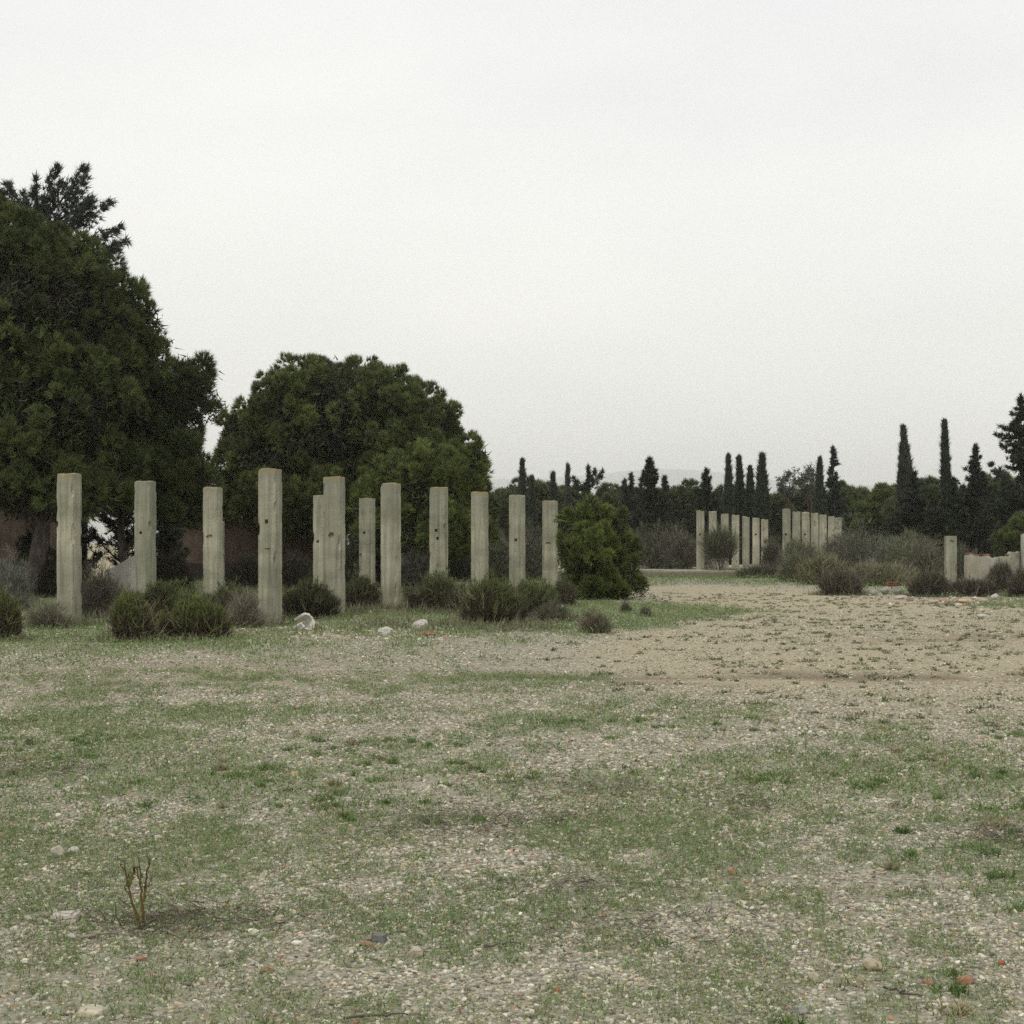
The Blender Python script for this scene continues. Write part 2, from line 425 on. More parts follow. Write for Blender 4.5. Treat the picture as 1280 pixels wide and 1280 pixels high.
rng = np.random.default_rng(11)
S = Soup()
pebbles(S, rng, 38000, 4.2, 6.2, .0052, .0145, 2)
pebbles(S, rng, 54000, 6.2, 9.0, .0062, .018, 1)
pebbles(S, rng, 380, 4.2, 11.0, .017, .032, 2)
pebbles(S, rng, 100000, 9.0, 16, .0078, .022, 1)
pebbles(S, rng, 105000, 16, 34, .012, .034, 0)
pebbles(S, rng, 22000, 30, 58, .018, .05, 0)
def litter(soup, rng, n, px0, px1, y0, y1, smin, smax, red):
    """broken rubble lying about: pale, grey and reddish bits"""
    global PW
    keep_pw = PW.copy(); PW = np.array([.2, .1, .2, .1, .08, .12, .1, .0, .05, .05]); PW[8:] *= red; PW = PW / PW.sum()
    bV, bT = ico(1); m = n
    y = y0 + (y1 - y0) * rng.beta(2, 2, m); px = px0 + (px1 - px0) * rng.random(m); x = gx(px, y)
    ok = rng.random(m) < sst(.35, .6, fbm(x * .9, y * .9, 161, 3)); x, y = x[ok], y[ok]; m = len(x)
    sz = smin * (smax / smin) ** (rng.random(m) ** 2)
    P = bV[None] * (1 + .25 * rng.normal(size=(m, len(bV), 1))).clip(.5, 1.5) * sz[:, None, None] * np.stack([np.ones(m), .6 + .4 * rng.random(m), .35 + .35 * rng.random(m)], 1)[:, None]
    th = rng.random(m) * 6.283; c, sn = np.cos(th)[:, None], np.sin(th)[:, None]
    W = np.stack([P[..., 0] * c - P[..., 1] * sn + x[:, None], P[..., 0] * sn + P[..., 1] * c + y[:, None], P[..., 2] + (gz(x, y) + sz * .15)[:, None]], -1)
    col = PAL[rng.choice(len(PAL), m, p=PW)] * (1 + .2 * rng.normal(size=(m, 1))).clip(.5, 1.5)
    soup.add(W.reshape(-1, 3), (bT[None] + (np.arange(m) * len(bV))[:, None, None]).reshape(-1, 3), np.repeat(col, len(bV), 0)); PW = keep_pw
litter(S, rng, 2600, 225, 580, 23.2, 28, .012, .06, 2.6)
litter(S, rng, 900, 380, 560, 25.5, 29, .02, .075, 2.0)
litter(S, rng, 750, 1080, 1300, 35, 45, .02, .10, 1.6)
litter(S, rng, 500, 20, 220, 25, 30, .015, .06, .6)
gv = S.build('gravel', M_STONE)
tag(gv, 'loose pale gravel and small brick chips scattered over the open ground', 'gravel', kind='stuff')

def turf(soup, rng, n, y0, y1, k, L, W, rad):
    x, y = scatter(rng, n, y0, y1)
    g, p, w, b, bk = masks(x, y)
    keep = rng.random(len(x)) < g ** 1.3
    x, y, bk = x[keep], y[keep], bk[keep]
    P = np.stack([x, y, gz(x, y) - .003], 1)
    D = np.array([0, 0, 1.]) + .5 * rng.normal(size=P.shape) * np.array([1, 1, .2])
    m = len(P)
    tone = fbm(x * .8, y * .8, 91, 3)[:, None]
    c = np.array([.15, .235, .085]) * (1 - tone) + np.array([.24, .305, .125]) * tone
    dry = (rng.random((m, 1)) < .13)
    c = np.where(dry, np.array([.30, .26, .16]), c) * (1 + .2 * rng.normal(size=(m, 1))).clip(.5, 1.6)
    soup.add(*blades(rng, P, D, k, L, W, .55, c, .2, rad, .8))

S = Soup()
turf(S, rng, 46000, 4.2, 8.5, 9, .022, .0045, .014)
turf(S, rng, 85000, 8.5, 18, 7, .028, .008, .024)
turf(S, rng, 75000, 18, 42, 7, .05, .014, .045)
turf(S, rng, 16000, 42, 68, 7, .09, .03, .09)
# darker tufts standing on the bare sand
x, y = scatter(rng, 4200, 11, 46)
g, p, w, b, bk = masks(x, y)
cl = fbm(x * .9, y * .5, 121, 3)
keep = (p > .25) & (rng.random(len(x)) < .25 + .6 * sst(.42, .62, cl) + .6 * w)
x, y = x[keep], y[keep]
for xx, yy in zip(x, y):
    r = .02 + .14 * rng.random() ** 3; q = int(8 + r * 120)
    a = rng.random(q) * 6.283; rr = r * np.sqrt(rng.random(q))
    P = np.stack([xx + rr * np.cos(a) * 1.5, yy + rr * np.sin(a), np.zeros(q)], 1); P[:, 2] = gz(P[:, 0], P[:, 1])
    S.add(*blades(rng, P, np.array([[0, 0, 1.]]) + .5 * rng.normal(size=P.shape), 5, .028, .014, .7, np.array([.13, .15, .068]) * rng.uniform(.7, 1.3), .25, .015, .8))
# taller dry bents among the pillars
x, y = scatter(rng, 15000, 23.5, 48); keep = (x < gx(700, y) - 0) & (rng.random(len(x)) < sst(.45, .62, fbm(x * .8, y * .6, 131, 3)) * (y > 25.5)); x, y = x[keep], y[keep]
P = np.stack([x, y, gz(x, y)], 1)
S.add(*blades(rng, P, np.array([[0, 0, 1.]]) + .25 * rng.normal(size=P.shape), 12, .22, .012, .35, np.where(rng.random((len(P), 1)) < .55, np.array([.24, .215, .15]), np.array([.11, .125, .06])), .25, .05, .8))
# separate taller weeds
x, y = scatter(rng, 900, 4.3, 13); g, p, w, b, bk = masks(x, y); ok = rng.random(len(x)) < (.25 + .75 * g) * sst(.4, .6, fbm(x * .8, y * .8, 181, 3)); 
for xx, yy in zip(x[ok], y[ok]):
    q = rng.integers(8, 30); r = rng.uniform(.01, .045)
    P = np.stack([xx + r * rng.normal(size=q), yy + r * rng.normal(size=q), np.zeros(q)], 1); P[:, 2] = gz(P[:, 0], P[:, 1])
    S.add(*blades(rng, P, np.array([[0, 0, 1.]]) + .6 * rng.normal(size=P.shape) * np.array([1, 1, .2]), 4, rng.uniform(.025, .06), .007, .5, (np.array([.12, .19, .055]) if rng.random() < .75 else np.array([.30, .26, .15])) * rng.uniform(.8, 1.3), .25, .006, .8))
# weeds and dry stalks at the pillars' feet
for px, Y in ((86, 27.6), (182, 32), (266, 35), (338, 28), (418, 31.4), (488, 34.7), (548, 37.2), (600, 40.7), (646, 43.4), (687, 47), (1188, 50.5)):
    q = 70; a = rng.random(q) * 6.283; r = .24 + .22 * rng.random(q) ** 1.5
    P = np.stack([gx(px, Y) + r * np.cos(a), Y + r * np.sin(a), np.zeros(q)], 1); P[:, 2] = gz(P[:, 0], P[:, 1])
    S.add(*blades(rng, P, np.array([[0, 0, 1.]]) + .35 * rng.normal(size=P.shape), 7, .15, .012, .45, np.where(rng.random((q, 1)) < .5, np.array([.25, .225, .15]), np.array([.13, .16, .065])), .25, .02, .7))
# mats of dead twigs and litter pressed on the gravel
for px, py, rx_, ry_, q in ((630, 1022, .55, .35, 230), (560, 1040, .4, .25, 110), (40, 962, .6, .35, 170), (185, 1160, .42, .2, 150), (740, 985, .6, .4, 150), (250, 1150, .35, .16, 90), (720, 1110, .3, .16, 70), (1250, 1050, .2, .2, 100), (930, 1005, .2, .3, 90), (800, 1160, .3, .2, 90)):
    Yq = yb(py); P = np.stack([gx(px, Yq) + rx_ * rng.normal(size=q) * .6, Yq + ry_ * rng.normal(size=q) * .6, np.zeros(q)], 1); P[:, 2] = gz(P[:, 0], P[:, 1]) + .012
    D = rng.normal(size=(q, 3)) * np.array([1, 1, .16])
    S.add(*blades(rng, P, D, 4, .085, .0042, .35, np.array([.15, .125, .098]), .4, .02, .9))
gr = S.build('grass', M_GRASS)
tag(gr, 'short patchy green grass growing through the gravel', 'grass', kind='stuff')

# ------------------------------------------------------------------ concrete pillars
def rough_box(w, d, h, seed, nz=46, nxy=7, amp=.0016, chip=.022, topdrop=.02):
    """a weathered post: every face gridded, edges rounded and chipped, boards' ridges along it"""
    bm = bmesh.new()
    xs_ = np.linspace(-w / 2, w / 2, nxy + 1); ys_ = np.linspace(-d / 2, d / 2, nxy + 1); zs_ = np.linspace(-.15, h, nz + 1)
    cache = {}
    def vt(i, j, k):
        key = (i, j, k)
        if key not in cache: cache[key] = bm.verts.new((xs_[i], ys_[j], zs_[k]))
        return cache[key]
    n = nxy
    for k in range(nz):
        for i in range(n):
            bm.faces.new((vt(i, 0, k), vt(i + 1, 0, k), vt(i + 1, 0, k + 1), vt(i, 0, k + 1)))
            bm.faces.new((vt(i + 1, n, k), vt(i, n, k), vt(i, n, k + 1), vt(i + 1, n, k + 1)))
            bm.faces.new((vt(0, i + 1, k), vt(0, i, k), vt(0, i, k + 1), vt(0, i + 1, k + 1)))
            bm.faces.new((vt(n, i, k), vt(n, i + 1, k), vt(n, i + 1, k + 1), vt(n, i, k + 1)))
    for i in range(n):
        for j in range(n):
            bm.faces.new((vt(i, j, nz), vt(i + 1, j, nz), vt(i + 1, j + 1, nz), vt(i, j + 1, nz)))
            bm.faces.new((vt(i, j + 1, 0), vt(i + 1, j + 1, 0), vt(i + 1, j, 0), vt(i, j, 0)))
    sd = Vector((seed * 3.7, seed * 1.9, seed * 5.3))
    for (i, j, k), v in cache.items():
        ex, ey, ez = i in (0, n), j in (0, n), k == nz
        co = v.co.copy()
        nn = mnoise.noise(co * 2.2 + sd) * amp * .8 + mnoise.noise(co * 9 + sd) * amp * .8
        ridge = mnoise.noise(Vector((co.x * 14, co.y * 14, co.z * .25)) + sd) * amp * .9
        s = 1 + (nn + ridge) / (min(w, d) / 2)
        v.co.x *= s; v.co.y *= s
        if ex and ey:                       # an arris: bevel and chips
            c = .006 + max(0, mnoise.noise(co * 3.1 + sd * 2) - .27) * chip * 4.5 + max(0, mnoise.noise(co * 7.7 + sd) - .2) * chip * .6
            v.co.x -= math.copysign(c, v.co.x); v.co.y -= math.copysign(c, v.co.y)
        if ez:
            v.co.z += mnoise.noise(Vector((co.x * 5, co.y * 5, 0)) + sd) * topdrop
            if ex or ey:
                v.co.z -= .006 + max(0, mnoise.noise(co * 8 + sd)) * chip * 1.6
                v.co.x *= .985; v.co.y *= .985
            if ex and ey: v.co.z -= abs(mnoise.noise(co * 4 + sd)) * chip * 2.5
    return bm

def cutter_box(sx, sy, sz, loc):
    bm = bmesh.new(); bmesh.ops.create_cube(bm, size=1, matrix=Matrix.Translation(loc) @ Matrix.Diagonal((sx, sy, sz, 1)))
    for v in bm.verts: v.co += Vector([random.uniform(-.008, .008) for _ in range(3)])
    return bm
def cutter_lump(r, loc, sc=(1, 1, 1)):
    bm = bmesh.new(); bmesh.ops.create_icosphere(bm, subdivisions=2, radius=r)
    for v in bm.verts:
        v.co *= 1 + .35 * mnoise.noise(v.co / r * 1.4 + Vector(loc) * 9)
        v.co = Vector((v.co.x * sc[0], v.co.y * sc[1], v.co.z * sc[2])) + Vector(loc)
    return bm

def carve(me_name, bm, cuts):
    """subtract the cutters from the post and return the resulting mesh"""
    me = bpy.data.meshes.new(me_name); bm.normal_update(); bm.to_mesh(me); bm.free()
    if not cuts: return me
    o = link(bpy.data.objects.new('carved', me)); tmp = []
    for c in cuts:
        m2 = bpy.data.meshes.new('cut'); c.normal_update(); c.to_mesh(m2); c.free()
        t = link(bpy.data.objects.new('cut', m2)); tmp.append(t)
        md = o.modifiers.new('b', 'BOOLEAN'); md.operation = 'DIFFERENCE'; md.object = t; md.solver = 'EXACT'
    dg = bpy.context.evaluated_depsgraph_get()
    res = bpy.data.meshes.new_from_object(o.evaluated_get(dg)); res.name = me_name
    bpy.data.objects.remove(o); bpy.data.meshes.remove(me)
    for t in tmp:
        m2 = t.data; bpy.data.objects.remove(t); bpy.data.meshes.remove(m2)
    return res

random.seed(5)
ROT = -R(16)
def pillar(px0, px1, ytop, Y, label, group, holes=(), chips=(), mat=None, rot=ROT, seed=0, z0=0.0, side=.31, lean=(0, 0), **kw):
    """px0..px1 is the width the post shows, ytop the row of its top; holes are (across -1..1, row, size)"""
    X = gx((px0 + px1) / 2, Y); h = gzz(ytop, Y) - z0
    vis = (px1 - px0) / F * Y
    toc = Vector((-X, -Y)).normalized()
    fr = abs(toc.dot(Vector((math.sin(rot), -math.cos(rot))))); sd = abs(toc.dot(Vector((math.cos(rot), math.sin(rot)))))
    w = min(.5, max(.26, (vis - side * sd) / fr))
    bm = rough_box(w, side, h, seed, **kw)
    cuts = []
    for u, row, s in holes:
        zz = gzz(row, Y) - z0
        cuts.append(cutter_box(s, .24, s * 1.05, (u * w / 2, -side / 2, zz)))
    for u, row, r, sc in chips:
        zz = gzz(row, Y) - z0
        cuts.append(cutter_lump(r, (u * w / 2, -side / 2 + .02, zz), sc))
    me = carve('concrete_pillar', bm, cuts)
    me.materials.clear(); me.materials.append(mat or M_CONC)
    o = link(bpy.data.objects.new('concrete_pillar', me))
    o.location = (X, Y, z0); o.rotation_euler = (lean[0], lean[1], rot)
    tag(o, label, 'pillar', group)
    return o

GN = 'weathered concrete pillars standing before the pines'
pillar(71, 102, 592, 27.6, 'stained pillar with orange lichen top and ragged edge, nearest the brown building corner', GN,
       chips=[(1.0, 668, .09, (.6, 1, 2.2)), (-.95, 655, .05, (1, 1, 1.5))], seed=1)
pillar(168, 195.5, 601, 32, 'pillar with clipped top corners and one square hole, rising behind the round shrub pair', GN,
       holes=[(-.15, 666, .065)], chips=[(1.0, 657, .06, (.7, 1, 1.6)), (-1, 600, .07, (.8, 3, .8)), (1, 600, .06, (.8, 3, .8))], seed=2)
pillar(253.5, 278.5, 609, 35, 'pillar with a dark smudged hollow at mid height and a broken slab behind it', GN,
       chips=[(.0, 671, .09, (1.2, .5, .7))], seed=3)
pillar(249, 287, 653, 38.5, 'broken short slab pillar half hidden right behind the smudged pillar', GN, seed=4, chips=[(1, 700, .12, (.7, 1.5, 1.5))], topdrop=.12, side=.2)
pillar(322.5, 353, 586, 28, 'tallest nearest pillar with one square hole and cracked pale face, bush at its foot', GN,
       holes=[(-.05, 652, .075)], chips=[(-1, 661, .07, (.7, 1, 1.8)), (.1, 686, .075, (1.6, .35, .3)), (.4, 692, .05, (1, .4, 1)), (-.3, 626, .05, (1.4, .25, .6))], seed=5)
pillar(403.5, 432, 596, 31.4, 'tall pillar overlapping a shorter one, with yellow lichen spot and a mossy hollow', GN,
       chips=[(.0, 669, .075, (1, .7, 1)), (-.55, 712, .07, (.4, .25, 4))], seed=6)
pillar(391, 413, 619, 43, 'shorter grey pillar peeking out from behind the tall lichen spotted one, small hole', GN,
       holes=[(-.25, 677, .075)], chips=[(-1, 671, .09, (.7, 1, 1.6))], seed=7)
pillar(448.5, 469.5, 623, 46, 'slim far pillar with one small hole standing between two taller pillars', GN,
       holes=[(-.2, 666, .08)], chips=[(-.7, 694, .08, (.7, .4, 1.3))], seed=8)
pillar(475.5, 501.5, 604, 34.7, 'smooth streaked pillar without holes, a plank lying across its foot', GN, seed=9, chips=[(-1, 606, .06, (1, 1, 1))])
pillar(536.5, 560.5, 609, 37.2, 'pillar with two dark holes one above the other, behind the wide shrub', GN,
       holes=[(-.1, 663, .075), (.06, 673, .07)], chips=[(1, 660, .06, (.7, 1, 2))], seed=10)
pillar(588.5, 611, 615, 40.7, 'pillar with rusty lichen rim and no holes, between the two holed pillars', GN, seed=11, chips=[(1, 640, .05, (.7, 1, 3))])
pillar(636, 657, 619, 43.4, 'pillar with a small flat square hole, second from the round young pine', GN, holes=[(.0, 675, .08)], seed=12)
pillar(677.5, 697.5, 626, 47, 'darkest grey pillar of the row, right beside the round young pine', GN, chips=[(-.1, 679, .09, (1.2, .5, .5))], seed=13)
pillar(500, 515, 656, 51, 'short shaded pillar half sunk in the pine foliage behind the smooth pillar', GN, holes=[(.0, 678, .08)], seed=14, topdrop=.1)
0 and pillar(616, 627, 655, 57, 'thin pale pillar glimpsed through brush beyond the rusty rimmed pillar', GN, seed=15)

ZP = .33                                      # top of the concrete platform
GF1 = 'far pillars in the row behind the broom bush'
far1 = [(875.5, 638.5, 69.5, 10.4), (891, 639.5, 71, 10.2), (906, 642, 72.8, 10), (919.4, 644, 74.6, 9.8), (932.4, 645.8, 76.5, 9.4), (945, 647.6, 78.4, 9.2), (956, 649, 80.4, 9)]
L1 = ['far pillar at the brushwood end of its row, clear of the broom bush', 'second far pillar counted from the brushwood, left edge of broom bush before it',
      'third far pillar from the brushwood, broom bush covering its lower half', 'fourth far pillar from the brushwood, mid row between cypresses behind and platform',
      'fifth far pillar from the brushwood, standing beneath two slim cypresses', 'sixth far pillar from the brushwood, last but one before the gap', 'last smallest pillar of the broom row, at the gap between both far rows']
for q, ((px, yt, Y, wd), lb) in enumerate(zip(far1, L1)):
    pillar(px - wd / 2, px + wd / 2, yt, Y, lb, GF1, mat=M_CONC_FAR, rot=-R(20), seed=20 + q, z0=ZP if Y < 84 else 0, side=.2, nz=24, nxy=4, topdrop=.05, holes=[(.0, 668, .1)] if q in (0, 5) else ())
GF2 = 'far pillars in the row beyond the gap'
far2 = [(983, 636, 68.5, 10.3), (995.6, 639.5, 70.5, 10.3), (1007, 640, 72.5, 10), (1018.7, 641.5, 74.5, 9.6), (1028.8, 643.5, 76.5, 9.4), (1039.5, 646, 78.5, 9), (1048, 647, 80.5, 9)]
L2 = ['tallest pillar of the second far row, first after the gap, holed at mid height', 'second pillar after the gap, close beside the tallest far pillar',
      'third pillar after the gap, grey brush over its lower half', 'fourth pillar after the gap with a brown chipped stain near its top', 'fifth pillar after the gap, below the short dark cypress',
      'sixth pillar after the gap, mostly sunk in grey brush', 'last pillar of the second far row, where the dark pines begin']
for q, ((px, yt, Y, wd), lb) in enumerate(zip(far2, L2)):
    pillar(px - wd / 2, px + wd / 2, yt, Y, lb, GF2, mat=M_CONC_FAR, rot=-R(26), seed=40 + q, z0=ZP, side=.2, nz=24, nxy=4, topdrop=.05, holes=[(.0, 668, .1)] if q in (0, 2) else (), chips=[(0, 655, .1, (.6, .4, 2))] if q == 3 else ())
pillar(1180.5, 1196, 670, 50.5, 'lone short concrete pillar with mossy flat top beside the ruined wall', None, chips=[(.1, 677, .09, (1, .4, 1.2))], mat=M_CONC, rot=-R(5), seed=60, topdrop=.01)

# ------------------------------------------------------------------ platform, walls, ruins
def grid_box(x0, x1, y0, y1, z0, z1, step, amp, seed, zfun=None):
    bm = bmesh.new()
    ax = lambda a, b: np.linspace(a, b, max(2, int(abs(b - a) / step) + 1))
    X_, Y_, Z_ = ax(x0, x1), ax(y0, y1), ax(z0, z1)
    a, b, c = len(X_) - 1, len(Y_) - 1, len(Z_) - 1
    ch = {}
    def vt(i, j, k):
        if (i, j, k) not in ch:
            z = Z_[k]
            if zfun: z = z0 + (z - z0) * (zfun(X_[i]) - z0) / (z1 - z0)
            p = Vector((X_[i], Y_[j], z)); q = p * 1.7 + Vector((seed * 3.1, seed, 0)); q2 = p * 6 + Vector((seed, 0, seed))
            ch[(i, j, k)] = bm.verts.new(p + mnoise.noise_vector(q) * amp + mnoise.noise_vector(q2) * amp * .6)
        return ch[(i, j, k)]
    for i in range(a):
        for k in range(c):
            bm.faces.new((vt(i, 0, k), vt(i + 1, 0, k), vt(i + 1, 0, k + 1), vt(i, 0, k + 1)))
            bm.faces.new((vt(i + 1, b, k), vt(i, b, k), vt(i, b, k + 1), vt(i + 1, b, k + 1)))
        for j in range(b):
            bm.faces.new((vt(i, j, c), vt(i + 1, j, c), vt(i + 1, j + 1, c), vt(i, j + 1, c)))
    for j in range(b):
        for k in range(c):
            bm.faces.new((vt(0, j + 1, k), vt(0, j, k), vt(0, j, k + 1), vt(0, j + 1, k + 1)))
            bm.faces.new((vt(a, j, k), vt(a, j + 1, k), vt(a, j + 1, k + 1), vt(a, j, k + 1)))
    return bm

o = from_bm('concrete_platform', grid_box(-.9, 20.5, 66.8, 84, -.2, ZP, .45, .035, 3), M_SLAB)
tag(o, 'low cracked concrete platform with a pale worn edge carrying the far pillars', 'platform')

def ruin_top(x): return 1.22 - .13 * math.sin((x - 15.3) * 1.6) + .14 * mnoise.noise(Vector((x * 4, 0, 0))) + (.12 if x > 16.9 else 0)
wt = thing('ruined_wall', 'low stained plaster wall with broken sagging top and brick edge beside the lone pillar', 'wall', (0, 0, 0))
from_bm('wall_face', grid_box(15.42, 17.2, 49.6, 49.9, -.2, 1.2, .09, .012, 8, ruin_top), M_STAINED, wt)
S = Soup()
for q in range(9):
    xx = 15.55 + q * .19
    if q in (2, 4, 5, 6, 8): continue
    bm = bmesh.new()
    bmesh.ops.create_cube(bm, size=1, matrix=Matrix.Translation((xx, 49.74, ruin_top(xx) + .022)) @ Matrix.Rotation(random.uniform(-.2, .2), 4, 'Z') @ Matrix.Rotation(random.uniform(-.12, .12), 4, 'Y') @ Matrix.Diagonal((.2, .22, .055, 1)))
    from_bm('coping_brick', bm, M_BRICK, wt)
gp = thing('gate_post', 'pale plastered gate post with exposed red bricks and dark shade panel at the frame edge', 'gate post', (17.45, 49.5, 0))
bmx = rough_box(.36, .36, 1.9, 71, nz=30, nxy=6, amp=.008, chip=.03)
me = carve('shaft', bmx, [cutter_box(.05, .2, .05, (-.03, -.18, 1.05)), cutter_box(.26, .12, .2, (.02, -.16, 1.62))]); me.materials.clear(); me.materials.append(M_PLASTER)
sh = link(bpy.data.objects.new('shaft', me)); sh.parent = gp
bm = bmesh.new()
for q in range(3):
    bmesh.ops.create_cube(bm, size=1, matrix=Matrix.Translation((.02, -.12, 1.55 + q * .064)) @ Matrix.Diagonal((.24, .08, .055, 1)))
from_bm('brick_patch', bm, M_BRICK, gp)
bm = grid_box(.17, 1.5, -.12, .12, -.2, 1.45, .1, .01, 5); from_bm('side_wall', bm, M_PLASTER, gp)
bm = bmesh.new(); bmesh.ops.create_cube(bm, size=1, matrix=Matrix.Translation((.34, -.125, .95)) @ Matrix.Diagonal((.3, .02, .75, 1))); from_bm('shade_panel', bm, M_DARK, gp)  # flat dark panel: the opening's shade put into its colour

# brown buildings behind the pines
def building(label, x0, x1, y0, y1, h, seed, roof=True):
    t = thing('brown_building', label, 'building', ((x0 + x1) / 2, (y0 + y1) / 2, 0), 0, 'brown buildings behind the pines')
    w, d = x1 - x0, y1 - y0
    from_bm('wall', grid_box(-w / 2, w / 2, -d / 2, d / 2, -.2, h, .5, .015, seed), M_BROWN, t)
    bm = bmesh.new()
    for s in (-1, 1):
        q = [Vector((-w / 2 - .3, s * (d / 2 + .35), h + .02)), Vector((w / 2 + .3, s * (d / 2 + .35), h + .02)), Vector((w / 2 + .3, 0, h + 1.0)), Vector((-w / 2 - .3, 0, h + 1.0))]
        lo = [bm.verts.new(v) for v in q]; hi = [bm.verts.new(v + Vector((0, 0, .12))) for v in q]
        for f in (hi, lo[::-1]): bm.faces.new(f)
        for a in range(4): bm.faces.new((lo[a], lo[(a + 1) % 4], hi[(a + 1) % 4], hi[a]))
    for s in (-1, 1):
        a, b, c = (bm.verts.new((s * w / 2, -d / 2, h)), bm.verts.new((s * w / 2, d / 2, h)), bm.verts.new((s * w / 2, 0, h + .95))); bm.faces.new((a, b, c))
    from_bm('roof', bm, M_TILE, t)
    return t, w, d
t1, w1, d1 = building('brown rendered building corner at the picture edge behind silvery scrub', -24, gx(32, 48), 48, 55, 3.3, 2)
t2, w2, d2 = building('long low brown building mostly hidden under the umbrella pine', gx(200, 62), gx(405, 62), 62, 68, 2.5, 4)
bm = bmesh.new(); bmesh.ops.create_cube(bm, size=1, matrix=Matrix.Translation((0, -d2 / 2 - .03, .35)) @ Matrix.Diagonal((w2 * .98, .05, .75, 1))); from_bm('wall_base', bm, mat_plain('dark_wall_base', (.05, .038, .032)), t2)  # dark strip along the foot of the wall

o = from_bm('broken_wall', grid_box(-.7, .6, -.12, .12, -.2, 1.45, .12, .04, 21, lambda x: .75 + .5 * (x + .7)), M_PLASTER)
o.location = (gx(162, 44), 44, 0); tag(o, 'broken grey wall stub with sloping top behind the clipped pillar', 'wall')

# ------------------------------------------------------------------ trees
UP = np.array([0, 0, 1.])
def crown_tufts(rng, S, lobes, base, n_clump, clump_r, per, k, L, W, col, low=-.35, inner=1.0, bark=(.06, .05, .042), sub=1.5):
    """needle tufts grouped in clumps over boughs, which bulge from a union of ellipsoids"""
    big = lobes
    if sub:
        lobes = []
        for c_, r_ in big:
            c_ = np.asarray(c_, float); r_ = np.asarray(r_, float)
            q = int(np.clip(sub * (r_.mean() / clump_r) ** 1.85, 5, 170))
            for uu in unit(rng.normal(size=(q, 3)) + np.array([0, -.15, .12])):
                if uu[2] < low: continue
                s_ = clump_r * rng.uniform(.7, 1.45)
                s_ = min(s_, .6 * r_.min())
                lobes.append((c_ + (r_ - s_ * .75) * uu * rng.uniform(.82, 1.04), (s_ * 1.15, s_ * 1.15, s_ * .8)))
    c0 = np.array([l[0] for l in lobes], float); r0 = np.array([l[1] for l in lobes], float)
    area = np.array([(a * b + b * c + a * c) for a, b, c in r0]); area /= area.sum()
    li = rng.choice(len(lobes), n_clump * 3, p=area)
    u = unit(rng.normal(size=(n_clump * 3, 3)))
    u = u[u[:, 2] > (-.45 if sub else low)]; li = li[:len(u)]
    cen = c0[li] + r0[li] * u * (.84 + .26 * rng.random((len(u), 1)))
    d = np.linalg.norm((cen[:, None] - c0[None]) / r0[None], axis=-1)
    d[np.arange(len(cen)), li] = 9
    ok = d.min(1) > .72 if len(lobes) > 1 else np.ones(len(cen), bool)
    cen, u = cen[ok][:n_clump], u[ok][:n_clump]
    m = len(cen)
    cr = clump_r * (.35 + .45 * rng.random((m, 1)))
    v = unit(rng.normal(size=(m, per, 3)) + .7 * u[:, None] + .5 * UP)
    P = (cen[:, None] + cr[:, None] * 1.0 * v * np.array([.85, .85, 1.05]) * (.75 + .35 * rng.random((m, per, 1)))).reshape(-1, 3)
    D = (v * .8 + UP * .55 + .25 * u[:, None]).reshape(-1, 3)
    tone = np.repeat(.6 + .85 * rng.random((m, 1)), per, 0) * (.8 + .4 * rng.random((m * per, 1)))
    yel = np.repeat(rng.random((m, 1)), per, 0)
    cc = np.asarray(col) * tone * (1 + yel * np.array([.22, .10, -.05]))
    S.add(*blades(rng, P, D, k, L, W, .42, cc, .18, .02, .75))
    # twiggy, thinner inside
    q = int(m * 4 * inner)
    if q:
        cb = np.array([l[0] for l in big], float); rb = np.array([l[1] for l in big], float); ab = rb.prod(1) ** .67; ab /= ab.sum()
        li = rng.choice(len(big), q, p=ab); uu = unit(rng.normal(size=(q, 3)))
        P = cb[li] + rb[li] * uu * (np.clip(.86 - 1.7 * L / rb[li].mean(1, keepdims=True), .25, .78) * rng.random((q, 1)) ** .45)
        cc = np.where(rng.random((q, 1)) < .45, np.array(bark), np.asarray(col) * .8)
        S.add(*blades(rng, P, uu + .3 * UP, 20, L * 1.3, W * 2.4, .8, cc, .2, L * .8, .9))
    return cen - base

def limbs(rng, S, base, forks, targets, r0, lean=0.0, col=(.1, .085, .07)):
    """trunk from base to fork points with limbs to some of the crown's clumps"""
    top = np.asarray(forks[-1], float)
    p = wander(rng, (0, 0, -.2), top, 9, .06 * np.linalg.norm(top) / 5)
    rad = np.linspace(r0, r0 * .35, 9); rad[0] *= 1.35
    V, T = tube(p, rad, 9); S.add(V, T, col)
    for t in targets:
        h = np.clip(t[2] * rng.uniform(.35, .7), top[2] * .25, top[2]); f = h / top[2]
        s = p[min(8, int(f * 8))]
        q = wander(rng, s, t, 6, .04 * np.linalg.norm(t - s), .12 * np.linalg.norm(t - s))
        V, T = tube(q, np.linspace(r0 * .33, r0 * .05, 6), 6); S.add(V, T, col)

